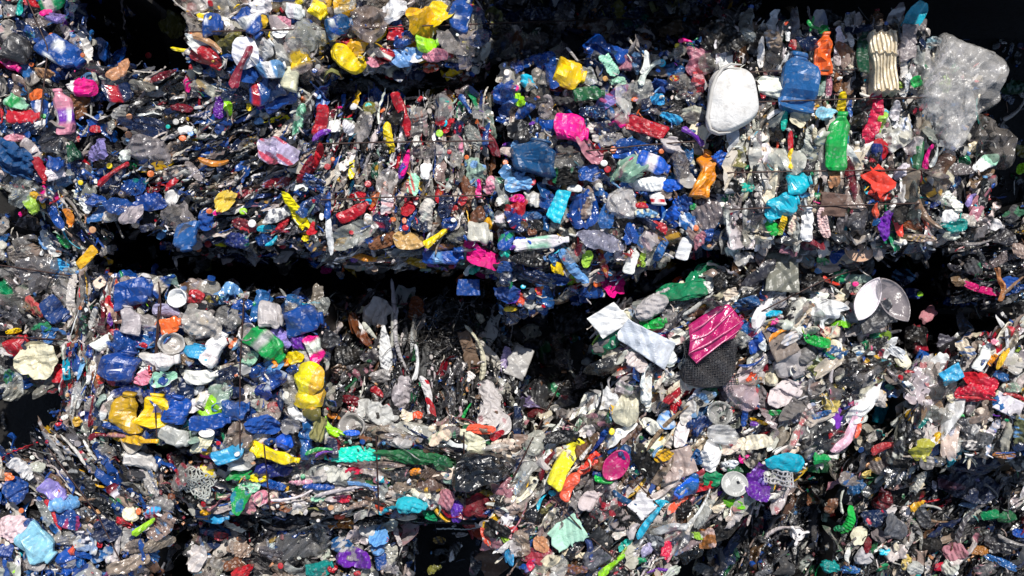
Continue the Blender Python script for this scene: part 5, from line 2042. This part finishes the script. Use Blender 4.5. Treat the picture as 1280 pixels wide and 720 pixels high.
for b in BALES:
    b['stuff'] = []
    for (_, style, (a0, a1), size, per, palette), q in zip(b['faces'], b['q']):
        n = int(quad_area(q) / per * 1.0)
        for i in range(n):
            s, t_ = R.rand(2)
            uvz = quad_pt(q, s, t_)
            off = not (-60 < uvz[0] < 1340 and -60 < uvz[1] < 780)
            p, nrm = face_frame(q, s, t_)
            ang = R.uniform(0, 2 * PI) if (style == 'lie' and a0 == a1 == 0) else math.radians(a0 + (a1 - a0) * s + R.normal(0, 9 if style == 'lay' else 38))
            nm, pc, area = filler(size * (1 if not off else 1.3), palette, style)
            mk = masked(uvz[0], uvz[1])
            dep = R.uniform(-.05, .035) - (.06 if mk else 0)
            if style == 'lay': dep -= .01
            M = np.eye(4); M[:3, :3] = orient(nrm, ang, style, palette is PW or palette is PT); M[:3, 3] = p + nrm * dep
            if off or mk: b['stuff'].append(xform(pc, M))
            else: b['pieces'].append((area * 1e4 * (1 + 6 * dep), nm, pc, M))
        wired = b['label'].startswith('wired')
        if not b.get('out') and (style == 'lie' or palette is PW or palette is PT):
            for i in range(int(quad_area(q) / (1300 if style == 'lie' else 950))):
                s, t_ = R.rand(2); p, nrm = face_frame(q, s, t_); m = (H - .1) / FPX
                u0, v0 = quad_pt(q, s, t_)[:2]
                if any(masked2(u0 + du, v0 + dv) for du, dv in ((0, 0), (13, 0), (-13, 0), (0, 10), (0, -10))): continue
                L = R.uniform(22, 58) * m
                if palette is PB and R.rand() < .6: c = np.append(jit(LIN[['b', 'nb', 'b3', 'b5', 'b2'][R.randint(5)]]), R.uniform(.75, .95))
                elif palette is PW or palette is PT: L *= 1.5 if palette is PW and not wired else .95; c = np.append(jit(LIN[['w', 'w2', 'cr', 'w2', 'clr', 'g8', 'g2', 'g5', 'k', 'tn2'][R.randint(10)]], .25), R.uniform(.6, 1))
                else: c = np.append(jit(LIN[['clr', 'w2', 'g', 'w', 'clr', 'tn2'][R.randint(6)]]), R.uniform(.22, .5))
                long_ = (palette is PW or palette is PT) and R.rand() < .6
                if long_: L *= 1.35 if not wired else 1.5
                pc = g_patch(L, L * (R.uniform(.16, .32) if long_ else R.uniform(.25, .45) if wired else R.uniform(.35, .8)), c, None, FILM, R.uniform(.0, .1), .12 if long_ else .15, wl=L * .3, ncr=5, pl=R.uniform(.5, .9), jag=True, fang=PI / 2 + R.normal(0, .12) if long_ else None)
                M = np.eye(4); M[:3, :3] = orient(nrm, R.uniform(0, 6.28) if style == 'lie' else math.radians(a0 + R.normal(0, 14)), 'lie'); M[:3, 3] = p + nrm * R.uniform(.0, .045)
                b['pieces'].append((L * L * 1e4, 'clear_film_scrap', pc, M))
        # fines: tiny fragments lodged all over
        if not b.get('out'):
            for i in range(int(quad_area(q) / 150)):
                s, t_ = R.rand(2); p, nrm = face_frame(q, s, t_); m = (H - .1) / FPX
                L = R.uniform(3, 9) * m
                c = pick(palette)
                pc = g_strip(L * 1.6, L * .35, col_of(c)) if R.rand() < .5 else g_patch(L, L * .6, col_of(c), None, PLAS, .2, .3, q=.7)
                M = np.eye(4); M[:3, :3] = orient(nrm, R.uniform(0, 6.28), 'lie'); M[:3, 3] = p + nrm * R.uniform(-.01, .065)
                b['stuff'].append(xform(pc, M))
    # the upright flanks of the bale, loosely covered
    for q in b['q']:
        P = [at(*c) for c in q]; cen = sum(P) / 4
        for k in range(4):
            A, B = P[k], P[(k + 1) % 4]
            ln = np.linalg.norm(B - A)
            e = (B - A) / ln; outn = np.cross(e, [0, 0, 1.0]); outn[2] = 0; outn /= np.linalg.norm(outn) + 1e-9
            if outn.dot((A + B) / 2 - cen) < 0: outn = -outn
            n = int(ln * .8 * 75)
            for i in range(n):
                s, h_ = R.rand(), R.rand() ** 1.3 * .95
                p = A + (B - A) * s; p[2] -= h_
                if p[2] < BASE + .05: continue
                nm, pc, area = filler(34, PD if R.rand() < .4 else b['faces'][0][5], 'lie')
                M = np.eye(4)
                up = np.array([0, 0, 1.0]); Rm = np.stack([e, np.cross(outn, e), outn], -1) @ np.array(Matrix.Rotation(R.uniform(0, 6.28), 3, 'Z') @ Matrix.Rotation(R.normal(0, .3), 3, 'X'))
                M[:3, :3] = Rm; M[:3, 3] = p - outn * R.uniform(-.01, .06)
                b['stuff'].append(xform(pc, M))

GROUP = 'bales of compressed plastic waste'
WIRES = {   # baling wires: bale index -> polylines in pixels
 7: [[(900,93),(960,89),(1040,88),(1120,86)], [(905,130),(960,127),(1060,124),(1160,122)], [(908,216),(1000,214),(1080,213),(1165,212)], [(912,262),(1000,258),(1080,256),(1150,254)]],
 9: [[(196,440),(199,400),(201,380),(198,352)], [(192,480),(196,440)], [(200,360),(192,470),(196,545)], [(305,372),(300,460),(300,560)]],
 14: [[(690,620),(730,665),(790,715)], [(820,570),(845,595),(868,612)], [(650,500),(690,515),(722,535)], [(700,480),(640,600)], [(770,575),(830,640)]],
 6: [[(640,200),(720,190),(800,182),(890,175)]],
 5: [[(395,180),(470,178),(616,176)], [(400,250),(500,246),(618,244)]],
 0: [[(30,-10),(60,60),(50,150)]],
 4: [[(600,30),(880,20)]],
 8: [[(-10,330),(90,345)], [(-10,420),(85,425)]],
 11: [[(330,556),(334,600),(338,640)], [(470,545),(472,590),(474,638)], [(580,540),(580,590),(582,640)]],
 15: [[(930,400),(1030,350),(1090,330)]],
 3: [[(235,40),(420,36),(600,30)], [(235,-30),(600,-30)]],
 12: [[(60,560),(120,640),(160,720)]],
}
def ripple(pts, n=24):
    pts = np.array(pts, float); tt = np.linspace(0, 1, n)
    return np.stack([np.interp(tt, np.linspace(0, 1, len(pts)), pts[:, i]) for i in range(2)], -1)
for bi, b in enumerate(BALES):
    P = np.array([at(*c) for q in b['q'] for c in q]); cx, cy = P[:, 0].mean(), P[:, 1].mean()
    loc = np.array([cx, cy, BASE])
    root = bpy.data.objects.new('waste_bale', None); root.location = loc; root.empty_display_size = .3
    col.objects.link(root); tag(root, b['label'], 'bale', GROUP)
    # core: every face sunk a little and carried down to the ground
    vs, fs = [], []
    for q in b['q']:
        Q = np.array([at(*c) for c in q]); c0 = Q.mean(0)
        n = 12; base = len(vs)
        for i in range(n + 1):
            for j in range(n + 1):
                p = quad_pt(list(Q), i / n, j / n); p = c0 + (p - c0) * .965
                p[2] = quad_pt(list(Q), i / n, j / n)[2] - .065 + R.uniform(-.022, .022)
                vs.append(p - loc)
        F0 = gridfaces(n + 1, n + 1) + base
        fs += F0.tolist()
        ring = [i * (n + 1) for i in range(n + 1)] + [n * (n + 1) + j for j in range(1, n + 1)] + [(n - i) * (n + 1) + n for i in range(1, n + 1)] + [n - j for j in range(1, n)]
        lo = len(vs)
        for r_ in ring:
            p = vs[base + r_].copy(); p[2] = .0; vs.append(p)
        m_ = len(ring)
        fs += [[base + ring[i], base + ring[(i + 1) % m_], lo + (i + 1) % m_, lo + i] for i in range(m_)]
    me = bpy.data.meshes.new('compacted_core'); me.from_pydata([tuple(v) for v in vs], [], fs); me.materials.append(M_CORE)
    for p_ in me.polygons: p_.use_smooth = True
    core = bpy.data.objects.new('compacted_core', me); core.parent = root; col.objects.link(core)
    # pieces: the hundred largest of each name stay individual, the rest is one mass
    by = {}
    for it in b['pieces']: by.setdefault(it[1], []).append(it)
    for nm, its in by.items():
        its.sort(key=lambda t: -t[0])
        for k, it in enumerate(its):
            pc, M = it[2], it[3]
            if k < 100 and not b.get('out'): link_piece(nm, pc, M, root, loc, len(it) > 4 and it[4])
            else: b['stuff'].append(xform(pc, M))
    if b['stuff']:
        V, F, C, Mi = join(b['stuff'])
        o = link('packed_fragments', (V - loc, F, C, Mi), np.eye(4), root); o['kind'] = 'stuff'
    for pl in WIRES.get(bi, []):
        uv = ripple(pl); pts = []
        for u, v in uv:
            s = surface(u, v); pts.append(at(u, v, (s[0] if s else -.1) + .075 + R.uniform(-.003, .003)) - loc)
        link('baling_wire', tube(pts, .0042, np.append([.05, .02, .015], 1), DULL, 5), np.eye(4), root).data.materials[0] = M_WIRE

# ------------------------------------------------------------------ ground
g = 150.0
me = bpy.data.meshes.new('ground'); me.from_pydata([(-g, -g, BASE), (g, -g, BASE), (g, g, BASE), (-g, g, BASE)], [], [(0, 1, 2, 3)]); me.materials.append(M_GROUND)
ground = bpy.data.objects.new('ground', me); ground['kind'] = 'structure'; col.objects.link(ground)
ps = []
for i in range(1900):
    u, v = R.uniform(-80, 1360), R.uniform(-120, 800)
    if i > 1600: u, v = R.uniform(1130, 1350), R.uniform(-120, 320)
    nm, pc, _ = filler(R.uniform(10, 30), PD, 'lie')
    M = np.eye(4); M[:3, :3] = orient(np.array([0, 0, 1.0]), R.uniform(0, 6.28), 'lie'); M[:3, 3] = at(u, v, BASE + .03) * [1, 1, 0] + [0, 0, BASE + .02]
    ps.append(xform(pc, M))
V, F, C, Mi = join(ps)
o = link('scattered_litter', (V, F, C, Mi), np.eye(4)); o['kind'] = 'stuff'; o['label'] = 'loose plastic litter trodden into the dark yard ground'

# ------------------------------------------------------------------ camera, sun, sky
cam_d = bpy.data.cameras.new('camera'); cam = bpy.data.objects.new('camera', cam_d); col.objects.link(cam)
cam.location = (0, 0, H); cam_d.sensor_width = 36; cam_d.lens = 36 * FPX / 1280; cam_d.clip_end = 500
scene.camera = cam
EL, AZ = math.radians(57), math.radians(14)          # azimuth from +Y towards +X
S = Vector((math.sin(AZ) * math.cos(EL), math.cos(AZ) * math.cos(EL), math.sin(EL)))
sd = bpy.data.lights.new('sun', 'SUN'); sd.energy = 5.0; sd.angle = math.radians(.5); sd.color = (1, .96, .9)
so = bpy.data.objects.new('sun', sd); so.rotation_euler = S.to_track_quat('Z', 'Y').to_euler(); so.location = S * 20; col.objects.link(so)
w = bpy.data.worlds.new('World'); scene.world = w; w.use_nodes = True
t = w.node_tree; bg = t.nodes['Background']; bg.inputs['Strength'].default_value = .11
sk = t.nodes.new('ShaderNodeTexSky'); sk.sky_type = 'NISHITA'; sk.sun_disc = False; sk.sun_elevation = EL; sk.sun_rotation = AZ
t.links.new(sk.outputs[0], bg.inputs['Color'])
scene.view_settings.view_transform = 'Standard'; scene.view_settings.look = 'None'; scene.view_settings.exposure = 0.0; scene.view_settings.gamma = 1
scene.render.engine = 'CYCLES'
cy = scene.cycles
cy.max_bounces = 5; cy.diffuse_bounces = 2; cy.glossy_bounces = 3; cy.transparent_max_bounces = 10; cy.transmission_bounces = 2
cy.use_denoising = True; cy.sample_clamp_indirect = 4
